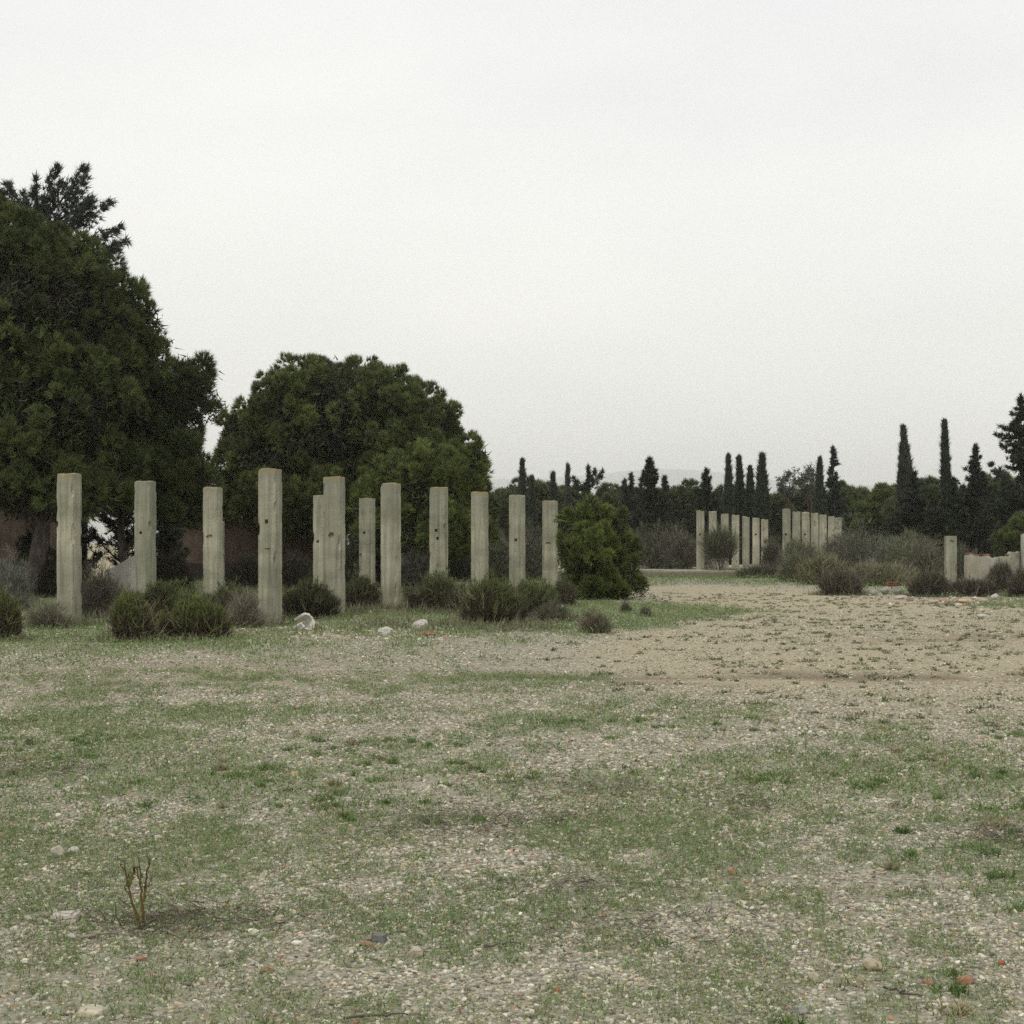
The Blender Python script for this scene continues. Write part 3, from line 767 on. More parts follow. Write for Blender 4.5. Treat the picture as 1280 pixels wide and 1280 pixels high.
def pine(label, px, Y, pxlobes, n_clump, clump_r, per, k, L, W, col, r0, top, seed, name='pine_tree', group=None, depth=.95, low=-.35, inner=1.0, nl=14, z0=0.0):
    """pxlobes: crown ellipsoids given as (px, row, half width, half height[, depth offset in m]); converted to metres at distance Y"""
    rng = np.random.default_rng(seed)
    base = np.array([gx(px, Y), Y, z0])
    lobes = []
    for l in pxlobes:
        a, b = l[2] / F * Y, l[3] / F * Y
        lobes.append(((gx(l[0], Y), Y + (l[4] if len(l) > 4 else 0), gzz(l[1], Y)), (a, a * depth, b)))
    t = thing(name, label, 'tree', base, 0, group)
    S = Soup(); cen = crown_tufts(rng, S, lobes, base, n_clump, clump_r, per, k, L, W, col, low, inner)
    S.V = [v - base for v in S.V]
    S.build('crown', M_LEAF, t)
    B = Soup()
    tg = cen[rng.choice(len(cen), min(nl, len(cen)), replace=False)] if len(cen) else []
    limbs(rng, B, base, [np.array([rng.normal() * .2, 0, gzz(top, Y) - z0])], tg, r0)
    B.build('trunk', M_BARK, t, True)
    return t

PINE = (.100, .128, .042)
PINE_B = (.118, .155, .046)
# the great pine on the left
pine('huge dark pine with stepped right flank towering over the first pillars', 50, 42,
     [(20, 407, 140, 135), (95, 347, 62, 48, 0.5), (150, 409, 38, 55, -0.3), (118, 487, 72, 78, -0.6), (30, 526, 150, 105), (-60, 417, 140, 170), (176, 432, 20, 26), (60, 606, 120, 48), (-90, 566, 120, 90), (110, 618, 60, 34, -0.4), (185, 402, 14, 18), (196, 437, 12, 16), (178, 452, 26, 24)],
     1250, .50, 20, 22, .20, .022, (.082, .106, .036), .30, 420, 101, inner=1.6, low=-.75)  # crown colour darkened to carry the tree's heavy shadow
pine('loose pine leaning out at the great pine\'s flank, feathery tips against sky', 150, 45,
     [(205, 520, 42, 70), (230, 472, 24, 34), (185, 590, 62, 60), (226, 600, 34, 60), (170, 520, 50, 70), (150, 618, 50, 34), (215, 630, 46, 30), (246, 605, 18, 44), (250, 480, 10, 24), (262, 510, 7, 20)],
     520, .40, 18, 20, .21, .020, (.080, .104, .040), .14, 520, 102, low=-.75, inner=1.4)
pine('broad umbrella pine with a domed crown behind the pillars', 425, 60,
     [(425, 552, 148, 100), (345, 566, 72, 70, -.5), (503, 552, 68, 76, -.5), (425, 508, 104, 58, -1), (553, 545, 19, 28), (298, 550, 26, 46), (420, 625, 150, 44), (290, 622, 30, 46), (345, 640, 60, 34), (400, 648, 60, 26, -2), (470, 650, 46, 34, -2), (240, 642, 40, 24, -1)],
     1500, .44, 16, 20, .22, .026, PINE, .28, 560, 103, low=-.55, inner=1.5)
pine('smaller bright pine bulging in front of the umbrella pine, one round side tuft', 548, 51.5,
     [(540, 618, 66, 62), (500, 600, 40, 34, -.3), (560, 598, 42, 34, -.4), (590, 578, 22, 32), (540, 665, 76, 52), (598, 650, 24, 60), (480, 640, 40, 50)],
     620, .36, 16, 20, .20, .023, PINE_B, .16, 610, 104, low=-.8, inner=1.3)
pine('round young pine, bright green and bushy to the ground at the row\'s end', 744, 41,
     [(733, 664, 25, 28), (768, 694, 24, 30), (713, 694, 13, 40), (744, 712, 36, 32), (787, 716, 9, 22, -.2), (752, 650, 15, 14), (718, 648, 12, 11, .1), (776, 672, 11, 14), (735, 690, 30, 30, -.5), (742, 736, 44, 15), (772, 738, 22, 13), (718, 734, 18, 16), (757, 676, 18, 20, -.2), (708, 650, 7, 10), (796, 690, 6, 12), (772, 650, 8, 11), (737, 634, 7, 9), (797, 731, 9, 9, -.2)],
     380, .19, 14, 20, .14, .015, (.125, .165, .045), .07, 690, 105, low=-.9, inner=1.6, name='young_pine', nl=10)

# conifers with separate boughs
def conifer(label, px, Y, ytop, halfw, seed, n=60, up=.35, dens=1.0, col=(.04, .05, .03), group=None, lead=1, fmin=.12, L=.3, W=.07, shape=1.0, z0=0.0, name='conifer_tree', cat='tree', irr=.3, custom=None):
    rng = np.random.default_rng(seed)
    base = np.array([gx(px, Y), Y, z0]); H = gzz(ytop, Y) - z0; Rm = halfw / F * Y
    t = thing(name, label, cat, base, 0, group)
    S = Soup(); B = Soup()
    V, T = tube(wander(rng, (0, 0, -.2), (0, 0, H), 8, .02 * H / 8), np.linspace(.022 * H, .006, 8), 7); B.add(V, T, (.08, .065, .055))
    br = []
    n = int(n * 1.7)
    for q in range(n):
        f = fmin + (1 - fmin) * (q + .5) / n
        br.append((f * H, rng.random() * 6.283, Rm * ((1 - f) ** 1.0 * shape + .03) * rng.uniform(.45 - irr * .5, 1.05 + irr), up + .25 * rng.normal()))
    if custom: br += [(gzz(a, Y) - z0, az, ln / F * Y, e) for a, az, ln, e in custom]
    for h, az, ln, e in br:
        d = np.array([math.cos(az) * math.cos(e), math.sin(az) * math.cos(e), math.sin(e)])
        m = max(4, int(ln / .16)); tt = np.linspace(0, 1, m)[:, None]
        p = np.array([0, 0, h]) + d * ln * tt + np.array([0, 0, 1]) * (.22 * ln * tt ** 2.2)
        if ln > .4: V, T = tube(p, np.linspace(.012 + .018 * ln, .004, m), 5); B.add(V, T, (.08, .065, .055))
        q = int(max(5, ln * 14 * dens)); s = .06 + .95 * rng.random((q, 1)) ** .85
        sp = .13 * (1.05 - s) * ln + .035 * ln ** .5
        P = np.array([0, 0, h]) + d * ln * s + np.array([0, 0, 1]) * (.22 * ln * s ** 2.2) + rng.normal(size=(q, 3)) * sp * np.array([1, 1, .45])
        c = np.asarray(col) * (.65 + .7 * rng.random((q, 1)))
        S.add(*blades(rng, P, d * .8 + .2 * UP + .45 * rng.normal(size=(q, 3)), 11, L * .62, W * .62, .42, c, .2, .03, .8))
    P = np.stack([.02 * rng.normal(size=26), .02 * rng.normal(size=26), H * (.86 + .14 * rng.random(26))], 1)
    S.add(*blades(rng, P, np.tile(UP, (26, 1)), 8, L * .8, W * .7, .35, np.asarray(col), .2, .02, .8))
    S.build('crown', M_LEAF, t); B.build('trunk', M_BARK, t, True)
    return t

def cypress(label, px, Y, ytop, halfw, seed, col=(.036, .045, .028), group='slim cypresses in the far tree line', ybase=None, tip=.0, n=1500, bare=0.0, z0=0.0, belly=.55):
    rng = np.random.default_rng(seed)
    base = np.array([gx(px, Y), Y, z0]); H = gzz(ytop, Y) - z0; Rm = .70 * halfw / F * Y
    t = thing('cypress_tree', label, 'tree', base, 0, group)
    f = rng.random(n) ** .85 * (1 - .02) + .02
    prof = np.where(f < belly, .75 + .25 * (f / belly), ((1 - f) / (1 - belly)).clip(0, 1) ** .95)
    az = rng.random(n) * 6.283
    lump = .55 + .85 * fbm(az * 1.3 + seed, f * H * 1.3, seed, 3)
    r = Rm * prof * lump * (.55 + .45 * rng.random(n) ** .4)
    if bare: r = np.where(f > 1 - bare, r * (rng.random(n) < .35), r)
    P = np.stack([r * np.cos(az), r * np.sin(az), f * H], 1)
    ln_ = rng.normal() * .009; P[:, 0] += ln_ * P[:, 2] * (P[:, 2] / H) + .07 * (Y / 80) * (fbm(P[:, 2] * .7, P[:, 2] * 0, seed + 5, 2) - .5)
    D = np.stack([.25 * np.cos(az), .25 * np.sin(az), np.full(n, 1.)], 1)
    S = Soup(); c = np.asarray(col) * 1.35 * (.6 + .8 * rng.random((n, 1)))
    s = Y / 80
    P[:, 2] -= .12 * s; S.add(*blades(rng, P, D, 10, .24 * s, .05 * s, .22, c, .2, .03, .8))
    q = int(n * .14); k_ = rng.integers(0, n, q); P2 = P[k_] * np.array([1.22, 1.22, 1.0]); D2 = D[k_] * np.array([2.6, 2.6, 1])
    S.add(*blades(rng, P2, D2, 6, .34 * s, .04 * s, .2, c[k_] * 1.1, .2, .03, .8))
    tipP = np.stack([ln_ * H + .03 * rng.normal(size=40), .03 * rng.normal(size=40), H * (.9 + .09 * rng.random(40))], 1)
    S.add(*blades(rng, tipP, np.tile(UP, (40, 1)), 5, .28 * s, .035 * s, .10, np.asarray(col), .2, .02, .8))
    S.build('crown', M_LEAF, t)
    B = Soup(); V, T = tube(wander(rng, (0, 0, -.2), (0, 0, H * .97), 7, .02), np.linspace(.02 * H, .008, 7), 6); B.add(V, T, (.08, .07, .06)); B.build('trunk', M_BARK, t, True)
    return t

conifer('tall dark cypress with open upswept boughs rising above the huge pine', 45, 54, 222, 95, 201, n=16, up=.8, dens=3.0, L=.42, W=.06, fmin=.6, shape=1.1, col=(.045, .056, .04), irr=.35, name='conifer_tree',
        custom=[(325, .1, 106, .2), (310, .3, 100, .45), (300, -.2, 90, .68), (285, 0.2, 84, .8), (285, 3.2, 56, .9), (295, 2.9, 74, .75), (335, 0.0, 112, .08), (352, -.3, 114, .12), (275, -.5, 62, .95), (305, .5, 84, .6), (318, -.5, 100, .35), (290, 2.5, 50, 1.0), (280, .9, 60, .9)])

Yc = 95
cypress('thin pointed cypress standing alone above the round pines, first from the umbrella pine', 654.5, Yc, 575, 5.5, 211)
cypress('short blunt cypress close to the thin pointed one', 665, Yc + 6, 597, 5, 212, n=900)
cypress('squat pointed cypress between the darkest grey pillar and the bare tipped one', 693.5, Yc, 592, 6, 213, n=1000)
cypress('thin half bare cypress with wispy tip left of the forked conifer', 709.5, Yc + 2, 582, 6, 214, bare=.35, n=800, col=(.06, .06, .045))
conifer('small forked conifer with spreading upswept boughs above the round young pine', 735, 88, 584, 30, 221, n=18, up=.7, dens=3.4, fmin=.3, shape=.7, L=.4, W=.07, custom=[(612, .1, 25, .75), (618, 3.0, 24, .7), (604, .4, 16, .9), (626, 0, 24, .5), (630, 3.3, 22, .4)])
cypress('small slender cypress beside the double topped conifer, shorter of a close pair', 779, Yc, 601, 6, 215, n=900)
conifer('slim conifer with ragged whorls, close to the double topped conifer', 789, Yc, 594, 17, 222, n=34, up=.25, dens=3.1, fmin=.2, L=.38, W=.08)
dt = conifer('dense double topped dark conifer, broadest of the middle tree line', 812, 90, 574, 40, 223, n=64, up=.45, dens=3.7, fmin=.12, L=.4, W=.08)
conifer('low narrow conifer just beyond the double topped one', 831, 94, 596, 22, 224, n=34, up=.4, dens=2.0, fmin=.2, L=.4, W=.08)
conifer('crooked bushy conifer above the first far pillars', 883, 86, 589, 32, 225, n=44, up=.45, dens=4.1, fmin=.25, L=.4, W=.08, irr=.5)
cypress('needle thin cypress, first of four above the far pillar row', 909.5, 92, 569, 6.5, 231)
cypress('slim cypress, second of the four above the far pillar row', 925.5, 94, 571, 8, 232)
cypress('shortest of the four cypresses above the far pillar row', 937.5, 93, 584, 8.5, 233)
cypress('thickest cypress with frayed top, last of the four above far pillars', 953, 91, 568, 11, 234, n=2400, belly=.6)
cypress('short dark cypress next to the ragged conifer behind second far row', 1025, 92, 573, 8.5, 235)
conifer('ragged open conifer behind the second far pillar row', 1041, 93, 561, 27, 226, n=36, up=.3, dens=2.7, fmin=.3, L=.4, W=.08, col=(.05, .06, .045))
cypress('tall cypress with wispy bent dead tip, nearer the second far row', 1131, 84, 533, 9.5, 236, n=3000, col=(.055, .058, .038), belly=.7, bare=.12)
cypress('tall clean pointed cypress without gaps, behind the lone pillar', 1183, 86, 526, 8, 237, n=3000, belly=.5)
conifer('cone shaped conifer with feathered tiers between tall cypress and picture edge', 1219, 78, 558, 42, 227, n=60, up=.35, dens=2.2, fmin=.1, L=.36, W=.075)
conifer('big tiered conifer with long level boughs cut by the picture edge', 1276, 74, 497, 62, 228, n=64, up=.05, dens=2.3, fmin=.25, L=.38, W=.08, custom=[(552, 3.1, 32, .1), (540, 3.3, 26, .05)])
conifer('dark spreading conifer filling the dip below the wispy tall cypress', 1143, 80, 592, 44, 229, n=60, up=.4, dens=2.2, fmin=.08, L=.38, W=.08, shape=1.1)
conifer('dark spreading conifer below the clean pointed cypress', 1192, 79, 600, 36, 230, n=56, up=.4, dens=2.2, fmin=.08, L=.38, W=.08, shape=1.1)

# thin leafed pale trees
def airy(label, px, Y, ytop, tufts, seed):
    rng = np.random.default_rng(seed); base = np.array([gx(px, Y), Y, 0])
    t = thing('eucalyptus_tree', label, 'tree', base); S = Soup(); B = Soup()
    H = gzz(ytop, Y)
    V, T = tube(wander(rng, (0, 0, -.2), (0, 0, H * .85), 8, .08), np.linspace(.14, .03, 8), 6); B.add(V, T, (.2, .18, .15))
    for a, b, rr in tufts:
        c = np.array([gx(a, Y), Y + rng.normal() * .4, gzz(b, Y)]) - base
        q = wander(rng, (0, 0, c[2] * .7), c, 5, .06); V, T = tube(q, np.linspace(.04, .012, 5), 5); B.add(V, T, (.2, .18, .15))
        r = rr / F * Y; n = int(46 * r / .3)
        P = c + rng.normal(size=(n, 3)) * r * np.array([.55, .55, .4])
        S.add(*blades(rng, P, rng.normal(size=(n, 3)) - .4 * UP, 4, .26, .06, .5, (.10, .11, .075), .25, .05, .9))
    S.build('crown', M_LEAF, t); B.build('trunk', M_BARK, t, True)
airy('spindly pale tree with sparse leaf puffs in the gap between far pillar rows', 986, 100, 590, [(988, 592, 7), (982, 599, 6), (974, 606, 5), (993, 602, 5), (978, 611, 6), (990, 611, 6), (984, 617, 6)], 241)
airy('thin pale crowned tree leaning at the short dark cypress', 1012, 98, 584, [(1014, 588, 9), (1007, 596, 8), (1002, 602, 6), (1016, 598, 8), (1012, 607, 8), (1005, 610, 7)], 242)

# round pines making the tree line
RP = 'round pines of the far tree line'
FP = (.088, .112, .046)
def rpine(label, px, Y, lobes, seed, n=150, col=FP):
    pine(label, px, Y, lobes, n, .62, 16, 16, .34, .05, col, .16, lobes[0][1], seed, name='round_pine', group=RP, low=-.5, inner=1.3, nl=8)
rpine('round pine capped low behind the thin pointed cypress, closest to umbrella pine', 660, 105, [(660, 632, 44, 30), (630, 640, 28, 30), (690, 640, 28, 26)], 301)
rpine('lower round pine filling in below the half bare cypress', 714, 108, [(708, 640, 34, 26), (740, 652, 34, 24)], 302, 120)
rpine('round pine spreading behind the double topped conifer', 780, 106, [(772, 636, 32, 26), (800, 640, 34, 26), (752, 650, 26, 24)], 303)
rpine('round pine with smooth top between double topped and crooked conifers', 856, 104, [(856, 633, 30, 26), (838, 645, 28, 26), (874, 645, 26, 24)], 304)
rpine('round pine dark behind the four cypresses', 925, 106, [(915, 640, 34, 26), (950, 642, 34, 26), (890, 645, 24, 24)], 305)
rpine('round pine low in the gap behind the spindly pale tree', 990, 110, [(984, 648, 30, 28), (1010, 640, 26, 28)], 306, 120)
rpine('round pine stepping down beside the ragged conifer', 1068, 104, [(1062, 634, 24, 28), (1080, 644, 26, 26), (1050, 645, 24, 26)], 307, 130, (.098, .128, .045))
rpine('round pine with brighter top before the wispy tall cypress', 1105, 102, [(1106, 643, 26, 28), (1092, 655, 24, 24)], 308, 110, (.105, .135, .045))
rpine('round pine level topped between the two tall cypresses', 1162, 100, [(1160, 634, 26, 30), (1140, 640, 24, 26)], 309, 120)
rpine('round pine shadowy behind the cone shaped conifer', 1226, 98, [(1222, 640, 34, 32), (1250, 632, 34, 34), (1204, 636, 20, 26)], 310, 150)
pine('bright young pine bush behind the ruined wall and gate post', 1264, 62, [(1268, 672, 18, 20), (1256, 684, 14, 18), (1284, 668, 20, 22)], 130, .26, 14, 18, .18, .02, PINE, .07, 680, 311, name='young_pine', low=-.8, nl=6)

# far wood behind: one dark mass of round crowns
rng = np.random.default_rng(77); S = Soup()
for q in range(54):
    Y = rng.uniform(118, 165); px = rng.uniform(585, 1420); r = rng.uniform(2.2, 3.6)
    z = gzz(rng.uniform(628, 642), 130) * Y / 130 - r * .8
    lob = [((gx(px, Y), Y, z), (r * 1.2, r, r * .8)), ((gx(px, Y), Y, z * .5), (r, r * .8, z * .5))]
    crown_tufts(rng, S, lob, np.zeros(3), 46, .8, 12, 12, .5, .09, FP, -.5, 1.2)
o = S.build('pine_wood', M_LEAF); tag(o, 'dark far wood of round pine crowns closing the clearing', 'wood', kind='stuff')

# ------------------------------------------------------------------ shrubs
def shrub(label, px, Y, halfw, ytop, seed, col=(.06, .075, .03), cols=(.118, .095, .068), n=420, k=12, L=.11, W=.012, group=None, lobes=None, name='shrub', droop=.0, depth=.85, z0=0.0, stems=60, fol=1.0, up=.8, cat='shrub', lift=0.0):
    """low dome of upright leafy twigs over dark woody stems"""
    rng = np.random.default_rng(seed); base = np.array([gx(px, Y), Y, z0 if z0 else float(gz(gx(px, Y), Y))])
    rx = halfw / F * Y; h = gzz(ytop, Y) - z0
    t = thing(name, label, cat, base, 0, group)
    lobes = lobes or ([(0, 0, .80, .92)] + [(rng.uniform(-.62, .62), rng.uniform(-.45, .3), rng.uniform(.26, .42), 0) for _ in range(9)])
    lobes = [(a, b, c, d or rng.uniform(.7, 1.06) * (1 - 1.15 * a * a)) for a, b, c, d in lobes]
    S = Soup()
    for lx, ly, ls, lh in lobes:
        m = int(n * ls * .62)
        u = unit(rng.normal(size=(m, 3))); u[:, 2] = np.abs(u[:, 2]) * 1.1 - .25 * rng.random(m)
        rr = np.array([rx * ls * .82, rx * depth * ls * .82, h * lh])
        lump = (.62 + .72 * np.array([mnoise.noise(Vector(v * 2.4) + Vector((seed, lx * 9, ly * 9))) * .5 + .5 for v in u]))[:, None]
        P = np.array([lx * rx, ly * rx * depth, .06 * h]) + rr * u * lump * (.72 + .28 * rng.random((m, 1)))
        P[:, 2] = np.maximum(P[:, 2], .02) - L * .3
        pinch = .74 + .26 * sst(0, .5, P[:, 2] / h)[:, None]; P[:, :2] *= pinch; P[:, 2] += lift * h * np.minimum(1, 1 - P[:, 2] / h)
        tip = sst(.12, .6, P[:, 2] / h + .12 * rng.normal(size=m))[:, None]
        c = np.asarray(cols) * (1 - tip) + np.asarray(col) * tip
        c = c * (.65 + .7 * rng.random((m, 1)))
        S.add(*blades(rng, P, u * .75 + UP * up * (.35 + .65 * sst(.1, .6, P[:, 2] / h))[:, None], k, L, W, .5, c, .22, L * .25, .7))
        q = int(m * .6); uu = unit(rng.normal(size=(q, 3))); uu[:, 2] = np.abs(uu[:, 2])
        P = np.array([lx * rx, ly * rx * depth, 0.0]) + rr * uu * (.8 * rng.random((q, 1)) ** .5); P[:, :2] *= .74 + .26 * sst(0, .5, P[:, 2] / h)[:, None]; P[:, 2] += lift * h * np.minimum(1, 1 - P[:, 2] / h)
        S.add(*blades(rng, P, uu * .6 + UP * .6, 8, L * 1.5, W * 1.3, .5, np.asarray(cols) * (.6 + .5 * rng.random((q, 1))), .2, L * .4, .8))
    q = max(20, n // 9); u = unit(rng.normal(size=(q, 3))); u[:, 2] = np.abs(u[:, 2]); P = np.array([rx * .8, rx * depth * .8, h * .72]) * u + np.array([0, 0, lift * h])   # stray shoots
    S.add(*blades(rng, P, u * .7 + UP * .9 + .3 * rng.normal(size=u.shape), 3, L * 2.6, W * .9, .3, np.where(rng.random((q, 1)) < .5, np.asarray(col) * 1.15, np.array([.22, .19, .13])), .2, .02, .8))
    q = int(60 + 90 * rx); a = rng.random(q) * 6.283; rr = rx * (.75 + .45 * rng.random(q)); P = np.stack([rr * np.cos(a), rr * depth * np.sin(a), np.zeros(q)], 1)                   # dry grass round the foot
    S.add(*blades(rng, P, np.tile(UP, (q, 1)) + .4 * rng.normal(size=P.shape), 6, .14, .011, .45, np.where(rng.random((q, 1)) < .55, np.array([.25, .225, .15]), np.array([.13, .155, .065])), .25, .03, .7))
    S.build('foliage', M_LEAF, t)
    B = Soup()
    for q in range(stems):
        az = rng.random() * 6.283; sp = rng.uniform(.3, 1.0)
        e = np.array([math.cos(az) * rx * sp * .9, math.sin(az) * rx * depth * sp * .9, h * rng.uniform(.5, .98) * math.sqrt(max(.15, 1 - sp * sp * .7))])
        p = wander(rng, (e[0] * .15, e[1] * .15, -.05), e, 5, .04 * h); V, T = tube(p, np.linspace(.012, .003, 5), 4, False); B.add(V, T, np.array(cols) * 1.3)
    B.build('stems', M_DRY, t)
    return t
ROS = (.140, .165, .048)
GS = 'dark rosemary shrubs among the pillars'
shrub('dark green shrub cut by the picture edge near the first pillar', -3, 23.6, 38, 738, 401, ROS, group=GS, n=420)
shrub('round dark shrub with brown base, closest one below the clipped pillar', 167, 23.6, 40, 741, 402, ROS, group=GS, n=560)
shrub('wider dark shrub pressed against the round one, towards the tallest pillar', 246, 24.2, 56, 744, 403, ROS, group=GS, n=700)
shrub('low green shrub strip behind the round pair, hiding pillar feet', 210, 28.5, 84, 725, 404, (.12, .145, .05), group=GS, n=640)
shrub('low shrub behind grey stems, reaching the tallest pillar', 288, 30, 46, 726, 405, (.11, .135, .05), group=GS, n=400)
shrub('compact blackish shrub between tallest and tall lichen spotted pillars', 388, 30.4, 44, 721, 406, (.085, .10, .038), (.075, .056, .045), group=GS, n=520)
shrub('dark brownish shrub behind the tall lichen spotted pillar', 449, 34.5, 32, 713, 407, (.10, .115, .048), group=GS, n=360)
shrub('upright shrub in front of the two holed pillar', 545, 33.4, 52, 708, 408, (.12, .14, .052), group=GS, n=440)
shrub('largest dark shrub, ragged and brown below, before the rusty rimmed pillar', 610, 28.4, 68, 721, 409, (.125, .145, .05), group=GS, n=800)
shrub('green topped shrub ending the wide clump below the flat holed pillar', 660, 30.8, 50, 721, 410, (.135, .165, .055), group=GS, n=400)
shrub('low dull shrub between darkest pillar and round young pine', 705, 36, 22, 722, 411, (.11, .125, .06), group=GS, n=200)
DRYC = (.13, .11, .085)
def dry(label, px, Y, halfw, ytop, seed, n=260, col=DRYC, green=(.10, .11, .06), gf=.3, L=.3, group=None, name='dry_shrub', z0=0.0, W=.008, cat='shrub'):
    """sparse twiggy bush: many thin stems fanning from the foot, some with leaves"""
    rng = np.random.default_rng(seed); base = np.array([gx(px, Y), Y, z0 if z0 else float(gz(gx(px, Y), Y))])
    rx = halfw / F * Y; h = gzz(ytop, Y) - z0
    t = thing(name, label, cat, base, 0, group)
    B = Soup()
    for q in range(24):
        az = rng.random() * 6.283; sp = rng.uniform(.2, .8)
        e = np.array([math.cos(az) * rx * sp, math.sin(az) * rx * sp * .8, h * rng.uniform(.55, .95) * math.sqrt(1 - sp * sp * .6)])
        p = wander(rng, (e[0] * .15, e[1] * .15, -.05), e, 5, .05 * h); V, T = tube(p, np.linspace(.006 + .004 * h, .003, 5), 4, False); B.add(V, T, np.array(col) * .8)
    u = unit(rng.normal(size=(n, 3))); u[:, 2] = np.abs(u[:, 2])
    vary = lambda v: (.55 + .75 * vnoise(np.arctan2(v[:, 1], v[:, 0]) * 1.1 + 7 + seed, v[:, 2] * 1.6, seed))[:, None]
    P = np.array([rx, rx * .8, h]) * u * (.3 + .6 * rng.random((n, 1))) * vary(u)
    B.add(*blades(rng, P, u + .7 * UP, 7, L, W, .55, np.asarray(col) * (.6 + .8 * rng.random((n, 1))), .2, L * .2, .8))
    B.build('stems', M_DRY, t)
    S = Soup(); m = int(n * gf) + 8
    u = unit(rng.normal(size=(m, 3))); u[:, 2] = np.abs(u[:, 2])
    P = np.array([rx, rx * .8, h]) * u * (.55 + .42 * rng.random((m, 1))) * vary(u)
    S.add(*blades(rng, P, u * .4 + UP, 9, L * .55, W * 1.3, .4, np.asarray(green) * (.6 + .8 * rng.random((m, 1))), .2, .03, .8))
    S.build('foliage', M_LEAF, t)
    return t
GD = 'low dry shrubs on the clearing'
dry('sparse brown dry shrub on the green wedge beside the path', 745, 25.6, 24, 762, 421, 240, (.19, .155, .12), (.13, .14, .075), .25, .16, GD)
dry('low grey dry shrub at the young pine\'s foot, beside a concrete block', 690, 29, 32, 748, 422, 240, (.20, .175, .13), (.10, .12, .06), .5, .16, GD)
dry('tiny grey tuft shrub on the green wedge nearest the sand', 807, 31, 9, 759, 423, 60, (.19, .17, .12), (.09, .1, .06), .5, .12, GD)
dry('tiny dark tuft shrub just below the young pine', 783, 33, 8, 752, 424, 60, (.17, .15, .11), (.08, .09, .05), .6, .12, GD)
dry('tangle of bare grey stems between the round shrub pair and tallest pillar', 305, 27.2, 26, 735, 425, 260, (.23, .205, .16), (.13, .14, .08), .1, .3, GD)
dry('silvery grey scrub beside the brown building corner', 8, 34, 42, 693, 426, 420, (.17, .165, .14), (.17, .18, .14), .9, .22, GD)
dry('grey withered scrub between the first two pillars', 122, 31, 40, 694, 427, 620, (.12, .105, .085), (.085, .095, .055), .35, .3, GD)
dry('pale dead grass clump at the first pillar\'s foot', 62, 26.8, 26, 752, 428, 300, (.21, .19, .14), (.13, .14, .08), .25, .22, GD)
# brush in front of the platform and beyond
GB = 'tall grey brush round the far pillars'
bx = [('brown tangled brush beyond the round young pine', 815, 72, 36, 652, (.11, .095, .075), (.085, .095, .055)),
      ('grey brown brush reaching the first far pillar', 852, 71, 36, 655, (.125, .105, .085), (.09, .1, .06)),
      ('low brush on the platform beside the far row\'s gap', 968, 73, 18, 672, (.11, .095, .075), (.09, .10, .06)),
      ('green grey brush hiding the second far row\'s feet', 1012, 63, 34, 672, (.15, .14, .105), (.115, .13, .075)),
      ('tall feathery brush rising past the last far pillar', 1072, 64, 42, 652, (.15, .14, .11), (.12, .135, .085)),
      ('grey feathery brush beside the tall feathery one', 1115, 62, 42, 668, (.18, .17, .15), (.125, .14, .09)),
      ('olive brush leaning at the lone short pillar', 1160, 58, 36, 674, (.15, .135, .105), (.115, .125, .07)),
      ('brush clump behind the ruined wall', 1206, 58, 26, 684, (.11, .10, .08), (.09, .105, .055)),
      ('olive yellow tussock brush in front of the second far row', 1030, 56, 40, 690, (.19, .17, .11), (.13, .14, .07)),
      ('yellowish grass brush along the rubble heap', 1095, 54, 52, 706, (.20, .18, .12), (.135, .145, .075)),
      ('dim twiggy brush glimpsed between the last two pillars of the near row', 662, 62, 34, 655, (.13, .115, .095), (.085, .10, .055)),
      ('dim olive brush behind the rusty rimmed pillar', 622, 58, 26, 668, (.12, .105, .085), (.085, .10, .055)),
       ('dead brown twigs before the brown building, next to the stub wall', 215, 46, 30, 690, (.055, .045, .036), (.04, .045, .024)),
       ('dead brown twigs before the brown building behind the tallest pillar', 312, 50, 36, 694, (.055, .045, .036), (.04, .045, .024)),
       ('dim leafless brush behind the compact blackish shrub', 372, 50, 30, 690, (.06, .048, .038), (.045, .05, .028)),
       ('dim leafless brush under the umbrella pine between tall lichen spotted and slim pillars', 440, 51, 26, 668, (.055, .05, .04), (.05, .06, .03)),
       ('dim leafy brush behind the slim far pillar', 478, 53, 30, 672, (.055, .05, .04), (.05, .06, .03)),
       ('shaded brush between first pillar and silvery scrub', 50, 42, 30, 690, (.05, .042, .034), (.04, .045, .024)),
       ('grey brush wholly in front of the tallest far pillar', 990, 66, 26, 676, (.14, .125, .10), (.11, .125, .07)),
       ('pale grey brush standing before the last far pillars', 1042, 65, 34, 664, (.15, .135, .11), (.11, .125, .075)),
       ('yellow olive brush touching the lone pillar from behind', 1140, 60, 36, 664, (.15, .14, .10), (.125, .14, .07)),
       ('brush at the far end of the platform edge', 1000, 60, 22, 694, (.13, .12, .085), (.11, .125, .06)),
       ('low weeds along the platform edge', 950, 66, 36, 712, (.11, .10, .075), (.09, .105, .05)),
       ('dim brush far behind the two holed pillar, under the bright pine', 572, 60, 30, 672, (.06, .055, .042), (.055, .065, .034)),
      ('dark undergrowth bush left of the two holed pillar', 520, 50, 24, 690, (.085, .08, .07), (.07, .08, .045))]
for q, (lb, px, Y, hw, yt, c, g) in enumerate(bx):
    dry(lb, px, Y, hw, yt, 440 + q, 620, np.array(c) * 1.35, np.array(g) * 1.3, .75, .42, GB, 'brush_bush', ZP if (66.8 < Y < 84 and 640 < px) else 0.0, .016)
